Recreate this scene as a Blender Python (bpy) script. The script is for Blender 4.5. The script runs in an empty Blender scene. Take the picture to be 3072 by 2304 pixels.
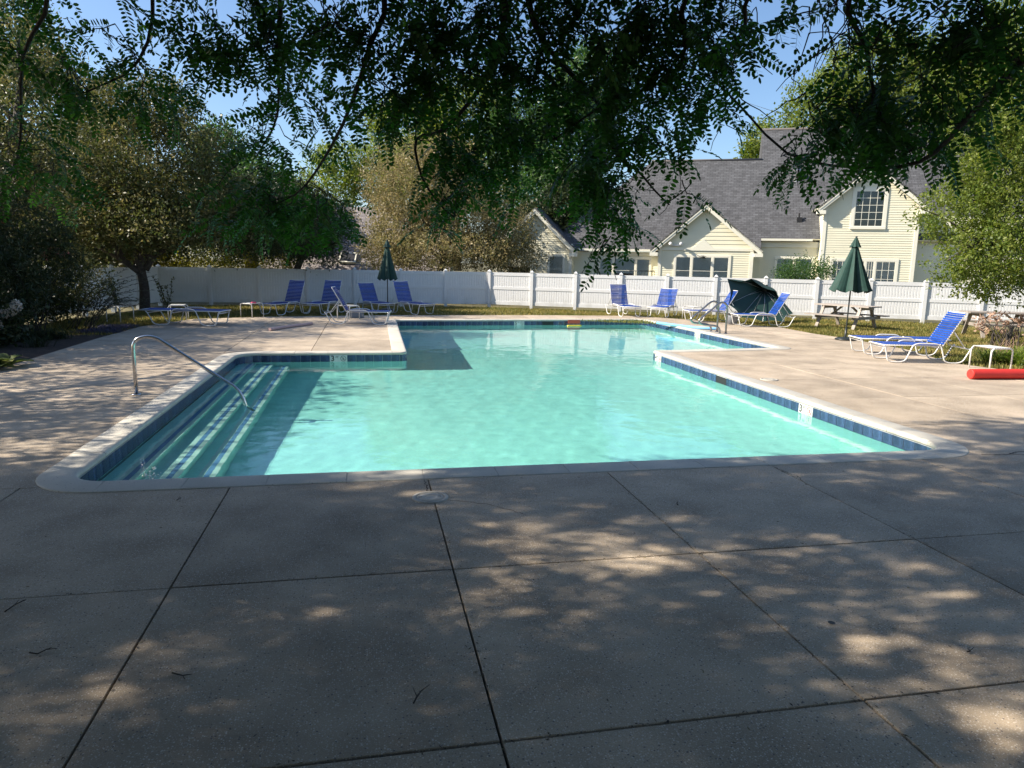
import bpy, bmesh, math, random
import numpy as np
from math import sin, cos, pi, radians, sqrt, atan2
from mathutils import Vector, Matrix, Euler

random.seed(7)
rng = np.random.default_rng(11)
sc = bpy.context.scene
COL = sc.collection

# ------------------------------------------------------------------ camera
cam_d = bpy.data.cameras.new("camera")
cam = bpy.data.objects.new("camera", cam_d)
COL.objects.link(cam)
cam_d.sensor_width = 36.0
cam_d.lens = 2146.29 / 3072 * 36.0
cam_d.clip_start = 0.05
cam_d.clip_end = 600
RT, UP, FW = (0.980255, -0.196804, 0.019195), (0.014802, 0.169833, 0.985362), (0.197183, 0.965622, -0.169393)
m = Matrix.Identity(4)
for i in range(3):
    m[i][0], m[i][1], m[i][2] = RT[i], UP[i], -FW[i]
m[2][3] = 2.0
cam.matrix_world = m
sc.camera = cam

# ------------------------------------------------------------------ light
SUN_EL, SUN_TO = 36.0, (1.0, -0.10)          # elevation, horizontal direction the light travels in
w = bpy.data.worlds.new("World")
sc.world = w
w.use_nodes = True
nt = w.node_tree
bg = nt.nodes["Background"]
sky = nt.nodes.new("ShaderNodeTexSky")
sky.sky_type = 'NISHITA'
sky.sun_disc = False
sky.sun_elevation = radians(SUN_EL)
to_sun = Vector((-SUN_TO[0], -SUN_TO[1], 0)).normalized()
sky.sun_rotation = atan2(to_sun.x, to_sun.y)
sky.air_density = 1.0
sky.dust_density = 0.9
sky.ozone_density = 4.5
bg.inputs[1].default_value = 0.10
nt.links.new(sky.outputs[0], bg.inputs[0])
sl = bpy.data.lights.new("sun", 'SUN')
sl.energy = 5.0
sl.angle = radians(0.53)
sl.color = (1.0, 0.905, 0.77)
sl.cycles.is_caustics_light = True
sun = bpy.data.objects.new("sun", sl)
COL.objects.link(sun)
e = radians(SUN_EL)
dvec = Vector((-to_sun.x * cos(e), -to_sun.y * cos(e), -sin(e)))
sun.rotation_euler = dvec.to_track_quat('-Z', 'Y').to_euler()
sc.view_settings.view_transform = 'Standard'
sc.view_settings.look = 'None'
sc.view_settings.gamma = 1
sc.view_settings.use_curve_mapping = False
sc.view_settings.exposure = 0.98
sc.cycles.use_denoising = True
sc.cycles.max_bounces = 8
sc.cycles.diffuse_bounces = 3
sc.cycles.transparent_max_bounces = 12
sc.cycles.sample_clamp_indirect = 6.0

# ------------------------------------------------------------------ helpers
def link(o, parent=None):
    COL.objects.link(o)
    if parent is not None:
        o.parent = parent
    return o

def tag(o, label=None, cat=None, group=None, kind=None):
    if label: o['label'] = label
    if cat: o['category'] = cat
    if group: o['group'] = group
    if kind: o['kind'] = kind
    return o

def empty(name, loc=(0, 0, 0), rz=0.0, parent=None):
    o = bpy.data.objects.new(name, None)
    o.empty_display_size = 0.2
    link(o, parent)
    o.location = loc
    o.rotation_euler = (0, 0, rz)
    return o

class MB:
    def __init__(s): s.v = []; s.f = []; s.mi = []; s.sm = []; s.cur = 0
    def add(s, vs, fs, smooth=False):
        b = len(s.v)
        s.v += [tuple(v) for v in vs]
        for f in fs:
            s.f.append([b + i for i in f]); s.mi.append(s.cur); s.sm.append(smooth)
    def box(s, x0, x1, y0, y1, z0, z1, M=None, bev=0):
        if x0 > x1: x0, x1 = x1, x0
        if y0 > y1: y0, y1 = y1, y0
        if z0 > z1: z0, z1 = z1, z0
        if bev:
            b = bev
            vs = []
            for (z, i) in ((z0, 0), (z1 - b, 0), (z1, b)):
                vs += [(x0 + i, y0 + i, z), (x1 - i, y0 + i, z), (x1 - i, y1 - i, z), (x0 + i, y1 - i, z)]
            fs = [(3, 2, 1, 0), (8, 9, 10, 11)]
            for k in (0, 4):
                for i in range(4):
                    j = (i + 1) % 4
                    fs.append((k + i, k + j, k + 4 + j, k + 4 + i))
        else:
            vs = [(x, y, z) for z in (z0, z1) for (x, y) in ((x0, y0), (x1, y0), (x1, y1), (x0, y1))]
            fs = [(3, 2, 1, 0), (4, 5, 6, 7), (0, 1, 5, 4), (1, 2, 6, 5), (2, 3, 7, 6), (3, 0, 4, 7)]
        if M is not None: vs = [M @ Vector(v) for v in vs]
        s.add(vs, fs)
    def bar(s, a, b, wd, th, up=(0, 0, 1)):
        a, b = Vector(a), Vector(b)
        d = (b - a).normalized(); u = Vector(up)
        sx = d.cross(u).normalized(); uz = sx.cross(d).normalized()
        vs = []
        for p in (a, b):
            for (i, j) in ((-1, -1), (1, -1), (1, 1), (-1, 1)):
                vs.append(p + sx * i * wd / 2 + uz * j * th / 2)
        s.add(vs, [(3, 2, 1, 0), (4, 5, 6, 7), (0, 1, 5, 4), (1, 2, 6, 5), (2, 3, 7, 6), (3, 0, 4, 7)])
    def tube(s, pts, r, n=8, cap=True, smooth=True):
        pts = [Vector(p) for p in pts]
        rs = r if isinstance(r, (list, tuple)) else [r] * len(pts)
        vs = []; nrm = None
        for i, p in enumerate(pts):
            d = (pts[min(i + 1, len(pts) - 1)] - pts[max(i - 1, 0)]).normalized()
            if nrm is None:
                a = Vector((0, 0, 1)) if abs(d.z) < .9 else Vector((1, 0, 0))
                nrm = d.cross(a).normalized()
            nrm = (nrm - d * nrm.dot(d)).normalized()
            bn = d.cross(nrm)
            for k in range(n):
                t = 2 * pi * k / n
                vs.append(p + (nrm * cos(t) + bn * sin(t)) * rs[i])
        fs = []
        for i in range(len(pts) - 1):
            for k in range(n):
                k2 = (k + 1) % n
                fs.append((i * n + k, i * n + k2, (i + 1) * n + k2, (i + 1) * n + k))
        s.add(vs, fs, smooth)
        if cap:
            b = len(s.v) - len(vs)
            s.f.append([b + k for k in reversed(range(n))]); s.mi.append(s.cur); s.sm.append(False)
            s.f.append([b + (len(pts) - 1) * n + k for k in range(n)]); s.mi.append(s.cur); s.sm.append(False)
    def lathe(s, prof, c=(0, 0, 0), n=20, smooth=True):
        vs = []
        for (r, z) in prof:
            for k in range(n):
                t = 2 * pi * k / n
                vs.append((c[0] + r * cos(t), c[1] + r * sin(t), c[2] + z))
        fs = []
        for i in range(len(prof) - 1):
            for k in range(n):
                k2 = (k + 1) % n
                fs.append((i * n + k, i * n + k2, (i + 1) * n + k2, (i + 1) * n + k))
        s.add(vs, fs, smooth)
    def poly(s, pts, thick=None, d=(0, 0, 1)):
        n = len(pts)
        if thick is None:
            s.add(pts, [tuple(range(n))]); return
        d = Vector(d).normalized() * thick
        vs = [Vector(p) for p in pts] + [Vector(p) + d for p in pts]
        fs = [tuple(reversed(range(n))), tuple(range(n, 2 * n))]
        for i in range(n):
            j = (i + 1) % n
            fs.append((i, j, n + j, n + i))
        s.add(vs, fs)
    def mesh(s, name, mats):
        me = bpy.data.meshes.new(name)
        me.from_pydata(s.v, [], s.f)
        if not isinstance(mats, (list, tuple)): mats = [mats]
        for m_ in mats: me.materials.append(m_)
        me.polygons.foreach_set('material_index', s.mi)
        me.polygons.foreach_set('use_smooth', s.sm)
        me.update()
        return me
    def build(s, name, mats, parent=None):
        return link(bpy.data.objects.new(name, s.mesh(name, mats)), parent)

def inst(name, me, parent=None, loc=(0, 0, 0), rot=(0, 0, 0), scale=(1, 1, 1)):
    o = bpy.data.objects.new(name, me)
    link(o, parent)
    o.location = loc; o.rotation_euler = rot; o.scale = scale
    return o

KIDS = {}
def copy_tree(o, parent=None):
    c = o.copy(); COL.objects.link(c); c.parent = parent
    for ch in list(o.children): copy_tree(ch, c)
    return c

def smooth_path(pts, n=6):
    pts = [Vector(p) for p in pts]
    P = [pts[0] * 2 - pts[1]] + pts + [pts[-1] * 2 - pts[-2]]
    out = []
    for i in range(1, len(P) - 2):
        for k in range(n):
            t = k / n
            a, b, c, d = P[i - 1], P[i], P[i + 1], P[i + 2]
            out.append(0.5 * ((2 * b) + (c - a) * t + (2 * a - 5 * b + 4 * c - d) * t * t + (3 * b - a - 3 * c + d) * t ** 3))
    out.append(pts[-1])
    return out

def fillet(pts, r, n=5):
    pts = [Vector(p) for p in pts]
    out = [pts[0]]
    for i in range(1, len(pts) - 1):
        a, b, c = pts[i - 1], pts[i], pts[i + 1]
        rr = min(r, (a - b).length * .49, (c - b).length * .49)
        p, q = b + (a - b).normalized() * rr, b + (c - b).normalized() * rr
        for k in range(n + 1):
            t = k / n
            out.append(p * (1 - t) ** 2 + b * 2 * t * (1 - t) + q * t * t)
    out.append(pts[-1])
    return out

# ------------------------------------------------------------------ materials
def mat(name, col, rough=.6, var=.12, scale=6, metal=0, spec=.5, bump=0, bscale=60, col2=None, trans=0, coat=0, speck=None, fine=0):
    M = bpy.data.materials.new(name); M.use_nodes = True
    t = M.node_tree; b = t.nodes['Principled BSDF']
    b.inputs['Roughness'].default_value = rough
    b.inputs['Metallic'].default_value = metal
    b.inputs['Specular IOR Level'].default_value = spec
    b.inputs['Coat Weight'].default_value = coat
    tc = t.nodes.new('ShaderNodeTexCoord')
    no = t.nodes.new('ShaderNodeTexNoise'); no.inputs['Scale'].default_value = scale; no.inputs['Detail'].default_value = 6
    t.links.new(tc.outputs['Object'], no.inputs['Vector'])
    r = t.nodes.new('ShaderNodeValToRGB')
    c1 = tuple(max(0, c * (1 - var)) for c in col); c2 = tuple(min(1, c * (1 + var)) for c in (col2 or col))
    r.color_ramp.elements[0].position = .3; r.color_ramp.elements[1].position = .7
    r.color_ramp.elements[0].color = (*c1, 1); r.color_ramp.elements[1].color = (*c2, 1)
    t.links.new(no.outputs['Fac'], r.inputs[0])
    out = r.outputs[0]
    if fine:
        n2 = t.nodes.new('ShaderNodeTexNoise'); n2.inputs['Scale'].default_value = bscale; n2.inputs['Detail'].default_value = 4
        t.links.new(tc.outputs['Object'], n2.inputs['Vector'])
        mp = t.nodes.new('ShaderNodeMapRange'); mp.inputs[1].default_value = .3; mp.inputs[2].default_value = .7
        mp.inputs[3].default_value = 1 - fine; mp.inputs[4].default_value = 1 + fine
        t.links.new(n2.outputs['Fac'], mp.inputs[0])
        mx = t.nodes.new('ShaderNodeVectorMath'); mx.operation = 'SCALE'
        t.links.new(out, mx.inputs[0]); t.links.new(mp.outputs[0], mx.inputs['Scale'])
        out = mx.outputs[0]
    if speck:
        for (sscale, thr, scol, amt) in speck:
            vo = t.nodes.new('ShaderNodeTexVoronoi'); vo.inputs['Scale'].default_value = sscale
            t.links.new(tc.outputs['Object'], vo.inputs['Vector'])
            sep = t.nodes.new('ShaderNodeSeparateColor'); t.links.new(vo.outputs['Color'], sep.inputs[0])
            gt = t.nodes.new('ShaderNodeMath'); gt.operation = 'GREATER_THAN'; gt.inputs[1].default_value = 1 - amt
            t.links.new(sep.outputs[0], gt.inputs[0])
            lt = t.nodes.new('ShaderNodeMath'); lt.operation = 'LESS_THAN'; lt.inputs[1].default_value = thr
            t.links.new(vo.outputs['Distance'], lt.inputs[0])
            mu = t.nodes.new('ShaderNodeMath'); mu.operation = 'MULTIPLY'
            t.links.new(gt.outputs[0], mu.inputs[0]); t.links.new(lt.outputs[0], mu.inputs[1])
            mi = t.nodes.new('ShaderNodeMix'); mi.data_type = 'RGBA'
            t.links.new(mu.outputs[0], mi.inputs[0]); t.links.new(out, mi.inputs[6]); mi.inputs[7].default_value = (*scol, 1)
            out = mi.outputs[2]
    t.links.new(out, b.inputs['Base Color'])
    if bump:
        bn = t.nodes.new('ShaderNodeTexNoise'); bn.inputs['Scale'].default_value = bscale; bn.inputs['Detail'].default_value = 4
        t.links.new(tc.outputs['Object'], bn.inputs['Vector'])
        bp = t.nodes.new('ShaderNodeBump'); bp.inputs['Strength'].default_value = bump; bp.inputs['Distance'].default_value = .01
        t.links.new(bn.outputs['Fac'], bp.inputs['Height']); t.links.new(bp.outputs[0], b.inputs['Normal'])
    return M

def leaf_mat(name, c1, c2, c3, transl=.35, rough=.45, spec=.3):
    M = bpy.data.materials.new(name); M.use_nodes = True
    t = M.node_tree; b = t.nodes['Principled BSDF']; o = t.nodes['Material Output']
    at = t.nodes.new('ShaderNodeAttribute'); at.attribute_name = 'tint'
    r = t.nodes.new('ShaderNodeValToRGB')
    r.color_ramp.elements[0].color = (*c1, 1); r.color_ramp.elements[1].color = (*c3, 1)
    el = r.color_ramp.elements.new(.5); el.color = (*c2, 1)
    t.links.new(at.outputs['Fac'], r.inputs[0]); t.links.new(r.outputs[0], b.inputs['Base Color'])
    b.inputs['Roughness'].default_value = rough; b.inputs['Specular IOR Level'].default_value = spec
    tr = t.nodes.new('ShaderNodeBsdfTranslucent')
    hs = t.nodes.new('ShaderNodeHueSaturation'); hs.inputs['Saturation'].default_value = 1.15; hs.inputs['Value'].default_value = 1.5
    t.links.new(r.outputs[0], hs.inputs['Color']); t.links.new(hs.outputs[0], tr.inputs[0])
    mx = t.nodes.new('ShaderNodeMixShader'); mx.inputs[0].default_value = transl
    t.links.new(b.outputs[0], mx.inputs[1]); t.links.new(tr.outputs[0], mx.inputs[2]); t.links.new(mx.outputs[0], o.inputs[0])
    return M

M = {}
M['concrete'] = mat('exposed_concrete', (.39, .31, .222), .85, .20, 1.6, bump=.5, bscale=150, fine=.16, col2=(.44, .355, .26),
                    speck=[(85, .34, (.64, .57, .48), .30), (60, .28, (.15, .13, .12), .20), (150, .35, (.55, .5, .43), .25)])
M['soil'] = mat('joint_soil', (.045, .035, .025), .95, .4, 8, bump=.5)
M['coping'] = mat('cast_stone_coping', (.54, .505, .43), .75, .08, 2.5, bump=.4, bscale=90, fine=.08,
                  speck=[(38, .20, (.22, .2, .19), .13), (90, .28, (.33, .31, .28), .08)])
M['mortar'] = mat('mortar', (.46, .44, .4), .9, .1, 20)
M['grout'] = mat('tile_grout', (.55, .6, .6), .8, .1, 20)
M['plaster'] = mat('pool_plaster', (.62, .92, .86), .8, .05, 1.3, fine=.05, bscale=30)
M['white_tile'] = mat('white_glazed_tile', (.66, .67, .64), .15, .03, 8, coat=.4)
M['nosing'] = mat('white_nosing_tile', (.88, .88, .84), .2, .02, 8, coat=.4)
M['blue_strip'] = mat('blue_step_tile', (.22, .33, .60), .25, .1, 12)
M['steel'] = mat('polished_steel', (.62, .6, .58), .16, .05, 8, metal=1)
M['steel2'] = mat('worn_steel', (.36, .35, .34), .3, .1, 8, metal=1)
M['tube'] = mat('white_powder_tube', (.74, .73, .70), .35, .04, 8, coat=.2)
M['strap'] = mat('blue_vinyl_strap', (.012, .06, .31), .38, .12, 5, spec=.4)
M['vinyl'] = mat('white_vinyl_fence', (.76, .76, .75), .4, .02, .8, fine=.02, bscale=10)
M['umb'] = mat('green_canvas', (.010, .045, .034), .75, .15, 7, fine=.1, bscale=120)
M['pole'] = mat('dark_pole', (.02, .025, .025), .4, .1, 10)
M['wood'] = mat('weathered_wood', (.33, .29, .25), .8, .15, 3, bump=.3, bscale=40, fine=.12)
M['siding'] = mat('cream_clapboard', (.77, .73, .55), .55, .03, 1.5, fine=.02, bscale=20)
M['trim'] = mat('cream_trim', (.80, .77, .64), .5, .02, 3)
M['black'] = mat('dark_interior', (.012, .012, .014), .6, .1, 3)  # black put in for unlit insides; also a vent and the skylight pane
M['blind'] = mat('window_blind', (.88, .88, .85), .6, .05, 3)
M['bark'] = mat('dark_bark', (.055, .045, .038), .9, .4, 9, bump=.8, bscale=30, fine=.3)
M['twig'] = mat('twig_bark', (.035, .028, .022), .85, .3, 12)
M['mulch'] = mat('bark_mulch', (.05, .032, .022), .95, .5, 9, bump=1, bscale=40, fine=.5)
M['rednoodle'] = mat('red_foam', (.62, .035, .025), .6, .06, 9)
M['bluenoodle'] = mat('light_blue_foam', (.17, .42, .72), .6, .05, 9)
M['pinknoodle'] = mat('faded_pink_foam', (.55, .38, .36), .7, .06, 9)
M['yellow'] = mat('yellow_foam', (.75, .58, .05), .6, .05, 9)
M['pink'] = mat('hot_pink_plastic', (.75, .06, .16), .5, .05, 9)
M['grey'] = mat('grey_plastic', (.22, .24, .27), .55, .1, 6)
M['dkblue'] = mat('dark_blue_plastic', (.015, .04, .13), .4, .1, 6)
M['lid'] = mat('beige_lid_plastic', (.42, .39, .33), .6, .1, 9, fine=.1, bscale=60)
M['ink'] = mat('black_print', (.02, .02, .02), .5, .05, 9)
M['redink'] = mat('red_print', (.45, .05, .05), .5, .05, 9)
M['metalgrey'] = mat('galvanised_metal', (.5, .5, .5), .35, .1, 9, metal=.8)

def tile_mat():
    Mt = mat('blue_glazed_tile', (.014, .032, .072), .25, .3, 9, coat=.3, col2=(.028, .052, .115), fine=.25, bscale=45)
    t = Mt.node_tree; b = t.nodes['Principled BSDF']
    oi = t.nodes.new('ShaderNodeObjectInfo')
    mp = t.nodes.new('ShaderNodeMapRange'); mp.inputs[3].default_value = .75; mp.inputs[4].default_value = 1.3
    t.links.new(oi.outputs['Random'], mp.inputs[0])
    src = b.inputs['Base Color'].links[0].from_socket
    mx = t.nodes.new('ShaderNodeVectorMath'); mx.operation = 'SCALE'
    t.links.new(src, mx.inputs[0]); t.links.new(mp.outputs[0], mx.inputs['Scale']); t.links.new(mx.outputs[0], b.inputs['Base Color'])
    return Mt
M['tile'] = tile_mat()
M['cheek'] = mat('dark_shingle_cheek', (.07, .07, .073), .9, .15, 4)  # even roof-grey for the side of the ridge step

def slab_tint(Mt, lo=.9, hi=1.08):
    t = Mt.node_tree; b = t.nodes['Principled BSDF']
    oi = t.nodes.new('ShaderNodeObjectInfo')
    mp = t.nodes.new('ShaderNodeMapRange'); mp.inputs[3].default_value = lo; mp.inputs[4].default_value = hi
    t.links.new(oi.outputs['Random'], mp.inputs[0])
    src = b.inputs['Base Color'].links[0].from_socket
    mx = t.nodes.new('ShaderNodeVectorMath'); mx.operation = 'SCALE'
    t.links.new(src, mx.inputs[0]); t.links.new(mp.outputs[0], mx.inputs['Scale']); t.links.new(mx.outputs[0], b.inputs['Base Color'])
slab_tint(M['concrete'], .84, 1.08); slab_tint(M['coping'], .92, 1.05); slab_tint(M['wood'], .8, 1.15); slab_tint(M['strap'], .72, 1.25)

def base_grime(Mt, top=.45, amt=.55, col=(.30, .29, .22)):
    t = Mt.node_tree; b = t.nodes['Principled BSDF']; src = b.inputs['Base Color'].links[0].from_socket
    tc = t.nodes.new('ShaderNodeTexCoord'); sp = t.nodes.new('ShaderNodeSeparateXYZ'); t.links.new(tc.outputs['Object'], sp.inputs[0])
    mp = t.nodes.new('ShaderNodeMapRange'); mp.inputs[1].default_value = top; mp.inputs[2].default_value = .0; mp.inputs[3].default_value = 0; mp.inputs[4].default_value = amt; t.links.new(sp.outputs[2], mp.inputs[0])
    ge = t.nodes.new('ShaderNodeNewGeometry'); no = t.nodes.new('ShaderNodeTexNoise'); no.inputs['Scale'].default_value = 2.2; no.inputs['Detail'].default_value = 7; t.links.new(ge.outputs['Position'], no.inputs['Vector'])
    m2 = t.nodes.new('ShaderNodeMapRange'); m2.inputs[1].default_value = .42; m2.inputs[2].default_value = .68; t.links.new(no.outputs[0], m2.inputs[0])
    mu = t.nodes.new('ShaderNodeMath'); mu.operation = 'MULTIPLY'; t.links.new(mp.outputs[0], mu.inputs[0]); t.links.new(m2.outputs[0], mu.inputs[1])
    mi = t.nodes.new('ShaderNodeMix'); mi.data_type = 'RGBA'; t.links.new(mu.outputs[0], mi.inputs[0]); t.links.new(src, mi.inputs[6]); mi.inputs[7].default_value = (*col, 1)
    t.links.new(mi.outputs[2], b.inputs['Base Color'])
base_grime(M['vinyl'])

def shingle_mat(name, c, rowh=.14, roww=.3):
    Mt = bpy.data.materials.new(name); Mt.use_nodes = True
    t = Mt.node_tree; b = t.nodes['Principled BSDF']; b.inputs['Roughness'].default_value = .9
    uv = t.nodes.new('ShaderNodeUVMap')
    br = t.nodes.new('ShaderNodeTexBrick'); br.inputs['Scale'].default_value = 1
    br.inputs['Brick Width'].default_value = roww; br.inputs['Row Height'].default_value = rowh
    br.inputs['Mortar Size'].default_value = .012; br.inputs['Mortar Smooth'].default_value = .4
    br.inputs['Color1'].default_value = (*[k * .78 for k in c], 1); br.inputs['Color2'].default_value = (*[min(1, k * 1.25) for k in c], 1)
    br.inputs['Mortar'].default_value = (*[k * .45 for k in c], 1)
    t.links.new(uv.outputs[0], br.inputs[0])
    no = t.nodes.new('ShaderNodeTexNoise'); no.inputs['Scale'].default_value = 2.5; no.inputs['Detail'].default_value = 8
    t.links.new(uv.outputs[0], no.inputs[0])
    mp = t.nodes.new('ShaderNodeMapRange'); mp.inputs[1].default_value = .3; mp.inputs[2].default_value = .7; mp.inputs[3].default_value = .8; mp.inputs[4].default_value = 1.2
    t.links.new(no.outputs[0], mp.inputs[0])
    mx = t.nodes.new('ShaderNodeVectorMath'); mx.operation = 'SCALE'
    t.links.new(br.outputs[0], mx.inputs[0]); t.links.new(mp.outputs[0], mx.inputs['Scale']); t.links.new(mx.outputs[0], b.inputs['Base Color'])
    bp = t.nodes.new('ShaderNodeBump'); bp.inputs['Strength'].default_value = .6; bp.inputs['Distance'].default_value = .02
    t.links.new(br.outputs['Fac'], bp.inputs['Height']); bp.invert = True; t.links.new(bp.outputs[0], b.inputs['Normal'])
    return Mt
M['shingle'] = shingle_mat('charcoal_shingles', (.084, .085, .090))
M['shingle2'] = shingle_mat('grey_brown_shingles', (.26, .23, .22))

def glass_mat():
    Mt = bpy.data.materials.new('window_glass'); Mt.use_nodes = True
    t = Mt.node_tree; o = t.nodes['Material Output']; t.nodes.remove(t.nodes['Principled BSDF'])
    tr = t.nodes.new('ShaderNodeBsdfTransparent'); tr.inputs[0].default_value = (.93, .95, .94, 1)
    gl = t.nodes.new('ShaderNodeBsdfGlossy'); gl.inputs['Roughness'].default_value = .02
    fr = t.nodes.new('ShaderNodeFresnel'); fr.inputs[0].default_value = 1.6
    mx = t.nodes.new('ShaderNodeMixShader')
    t.links.new(fr.outputs[0], mx.inputs[0]); t.links.new(tr.outputs[0], mx.inputs[1]); t.links.new(gl.outputs[0], mx.inputs[2])
    t.links.new(mx.outputs[0], o.inputs[0])
    return Mt
M['glass'] = glass_mat()

def water_mat():
    Mt = bpy.data.materials.new('pool_water'); Mt.use_nodes = True
    t = Mt.node_tree; o = t.nodes['Material Output']; t.nodes.remove(t.nodes['Principled BSDF'])
    tc = t.nodes.new('ShaderNodeTexCoord')
    hs = []
    for (s_, st) in ((1.1, .9), (4.5, .28), (17, .075)):
        n = t.nodes.new('ShaderNodeTexNoise'); n.inputs['Scale'].default_value = s_; n.inputs['Detail'].default_value = 2; n.inputs['Distortion'].default_value = .6
        t.links.new(tc.outputs['Object'], n.inputs['Vector'])
        mu = t.nodes.new('ShaderNodeMath'); mu.operation = 'MULTIPLY'; mu.inputs[1].default_value = st
        t.links.new(n.outputs['Fac'], mu.inputs[0]); hs.append(mu)
    a1 = t.nodes.new('ShaderNodeMath'); t.links.new(hs[0].outputs[0], a1.inputs[0]); t.links.new(hs[1].outputs[0], a1.inputs[1])
    a2 = t.nodes.new('ShaderNodeMath'); t.links.new(a1.outputs[0], a2.inputs[0]); t.links.new(hs[2].outputs[0], a2.inputs[1])
    bp = t.nodes.new('ShaderNodeBump'); bp.inputs['Strength'].default_value = 1.0; bp.inputs['Distance'].default_value = WATER_BUMP
    t.links.new(a2.outputs[0], bp.inputs['Height'])
    # Schlick reflectance, the same from above and from below (the light path is not bent here)
    ge = t.nodes.new('ShaderNodeNewGeometry')
    dt = t.nodes.new('ShaderNodeVectorMath'); dt.operation = 'DOT_PRODUCT'
    t.links.new(bp.outputs[0], dt.inputs[0]); t.links.new(ge.outputs['Incoming'], dt.inputs[1])
    ab = t.nodes.new('ShaderNodeMath'); ab.operation = 'ABSOLUTE'; t.links.new(dt.outputs['Value'], ab.inputs[0])
    su = t.nodes.new('ShaderNodeMath'); su.operation = 'SUBTRACT'; su.use_clamp = True; su.inputs[0].default_value = 1; t.links.new(ab.outputs[0], su.inputs[1])
    pw = t.nodes.new('ShaderNodeMath'); pw.operation = 'POWER'; pw.inputs[1].default_value = 5; t.links.new(su.outputs[0], pw.inputs[0])
    fr = t.nodes.new('ShaderNodeMath'); fr.operation = 'MULTIPLY_ADD'; fr.inputs[1].default_value = .98; fr.inputs[2].default_value = .02; t.links.new(pw.outputs[0], fr.inputs[0])
    gl = t.nodes.new('ShaderNodeBsdfGlossy'); gl.inputs['Roughness'].default_value = .01; t.links.new(bp.outputs[0], gl.inputs['Normal'])
    tr = t.nodes.new('ShaderNodeBsdfRefraction'); tr.inputs['Roughness'].default_value = 0; tr.inputs['Color'].default_value = WATER_COL; tr.inputs['IOR'].default_value = 1.33; t.links.new(bp.outputs[0], tr.inputs['Normal'])
    mx = t.nodes.new('ShaderNodeMixShader')
    t.links.new(fr.outputs[0], mx.inputs[0]); t.links.new(tr.outputs[0], mx.inputs[1]); t.links.new(gl.outputs[0], mx.inputs[2])
    t.links.new(mx.outputs[0], o.inputs[0])
    return Mt
WATER_BUMP = 0.006
RIP = 1.0
WATER_COL = (.73, 1.0, .975, 1)
M['water'] = water_mat()

L_LOC = leaf_mat('locust_leaf', (.018, .045, .012), (.034, .085, .018), (.065, .15, .03), .5)
L_LOCd = leaf_mat('locust_leaf_shade', (.016, .04, .012), (.024, .058, .016), (.04, .085, .02), .3)  # darker leaf copy, used only for the unseen foliage masses
L_CRAB = leaf_mat('crabapple_leaf', (.04, .062, .02), (.09, .10, .032), (.24, .20, .09), .3)
L_RUSS = leaf_mat('russet_leaf', (.10, .115, .04), (.22, .19, .085), (.42, .33, .19), .35)
L_DARK = leaf_mat('dark_leaf', (.016, .030, .013), (.033, .050, .019), (.07, .08, .032), .3)
L_GREEN = leaf_mat('bright_leaf', (.07, .115, .022), (.135, .18, .035), (.24, .26, .06), .42)
L_LILY = leaf_mat('daylily_leaf', (.10, .16, .03), (.19, .25, .05), (.32, .34, .09), .45)
L_YEL = leaf_mat('yellow_green_leaf', (.14, .15, .02), (.23, .21, .03), (.34, .28, .05), .45)
L_MID = leaf_mat('mid_green_leaf', (.03, .07, .022), (.055, .11, .03), (.10, .16, .045), .4)
L_GRASS = leaf_mat('grass_blade', (.09, .115, .025), (.21, .19, .05), (.42, .32, .13), .3, .6)
L_WHITE = leaf_mat('white_petal', (.5, .42, .36), (.66, .60, .52), (.75, .7, .62), .3)
L_PINK = leaf_mat('pink_petal', (.45, .14, .16), (.55, .22, .24), (.62, .33, .3), .3)
L_PURP = leaf_mat('lavender_leaf', (.045, .05, .09), (.07, .075, .14), (.12, .11, .2), .2)
L_DRY = leaf_mat('dry_leaf', (.28, .18, .10), (.42, .28, .2), (.55, .38, .3), .3)
L_LITTER = leaf_mat('litter', (.03, .022, .016), (.08, .06, .035), (.3, .24, .12), .1)

def np_mesh(name, V, F, mats, tint=None, smooth=False):
    """V (n,3), F (m,k) fixed polygon size"""
    me = bpy.data.meshes.new(name)
    n, (mF, k) = len(V), F.shape
    me.vertices.add(n); me.vertices.foreach_set('co', V.astype(np.float32).ravel())
    me.loops.add(mF * k); me.loops.foreach_set('vertex_index', F.astype(np.int32).ravel())
    me.polygons.add(mF); me.polygons.foreach_set('loop_start', np.arange(0, mF * k, k, dtype=np.int32))
    try: me.polygons.foreach_set('loop_total', np.full(mF, k, dtype=np.int32))
    except Exception: pass
    if smooth: me.polygons.foreach_set('use_smooth', np.ones(mF, dtype=bool))
    for m_ in (mats if isinstance(mats, (list, tuple)) else [mats]): me.materials.append(m_)
    if tint is not None:
        a = me.attributes.new('tint', 'FLOAT', 'POINT'); a.data.foreach_set('value', tint.astype(np.float32))
    me.update(calc_edges=True)
    return me

def unit(a): return a / np.maximum(np.linalg.norm(a, axis=-1, keepdims=True), 1e-9)

def leaves(P, D, N, L, Wd, tint):
    """diamond leaves: positions P, direction D, normal N -> V,F,tint arrays"""
    n = len(P)
    S = unit(np.cross(D, N)); N2 = unit(np.cross(S, D))
    L = L[:, None]; Wd = Wd[:, None]
    v0 = P; v2 = P + D * L
    mid = P + D * L * .45 + N2 * L * .06
    v1 = mid + S * Wd * .5; v3 = mid - S * Wd * .5
    V = np.stack([v0, v1, v2, v3], 1).reshape(-1, 3)
    F = np.arange(4 * n).reshape(n, 4)
    return V, F, np.repeat(tint, 4)

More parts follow.
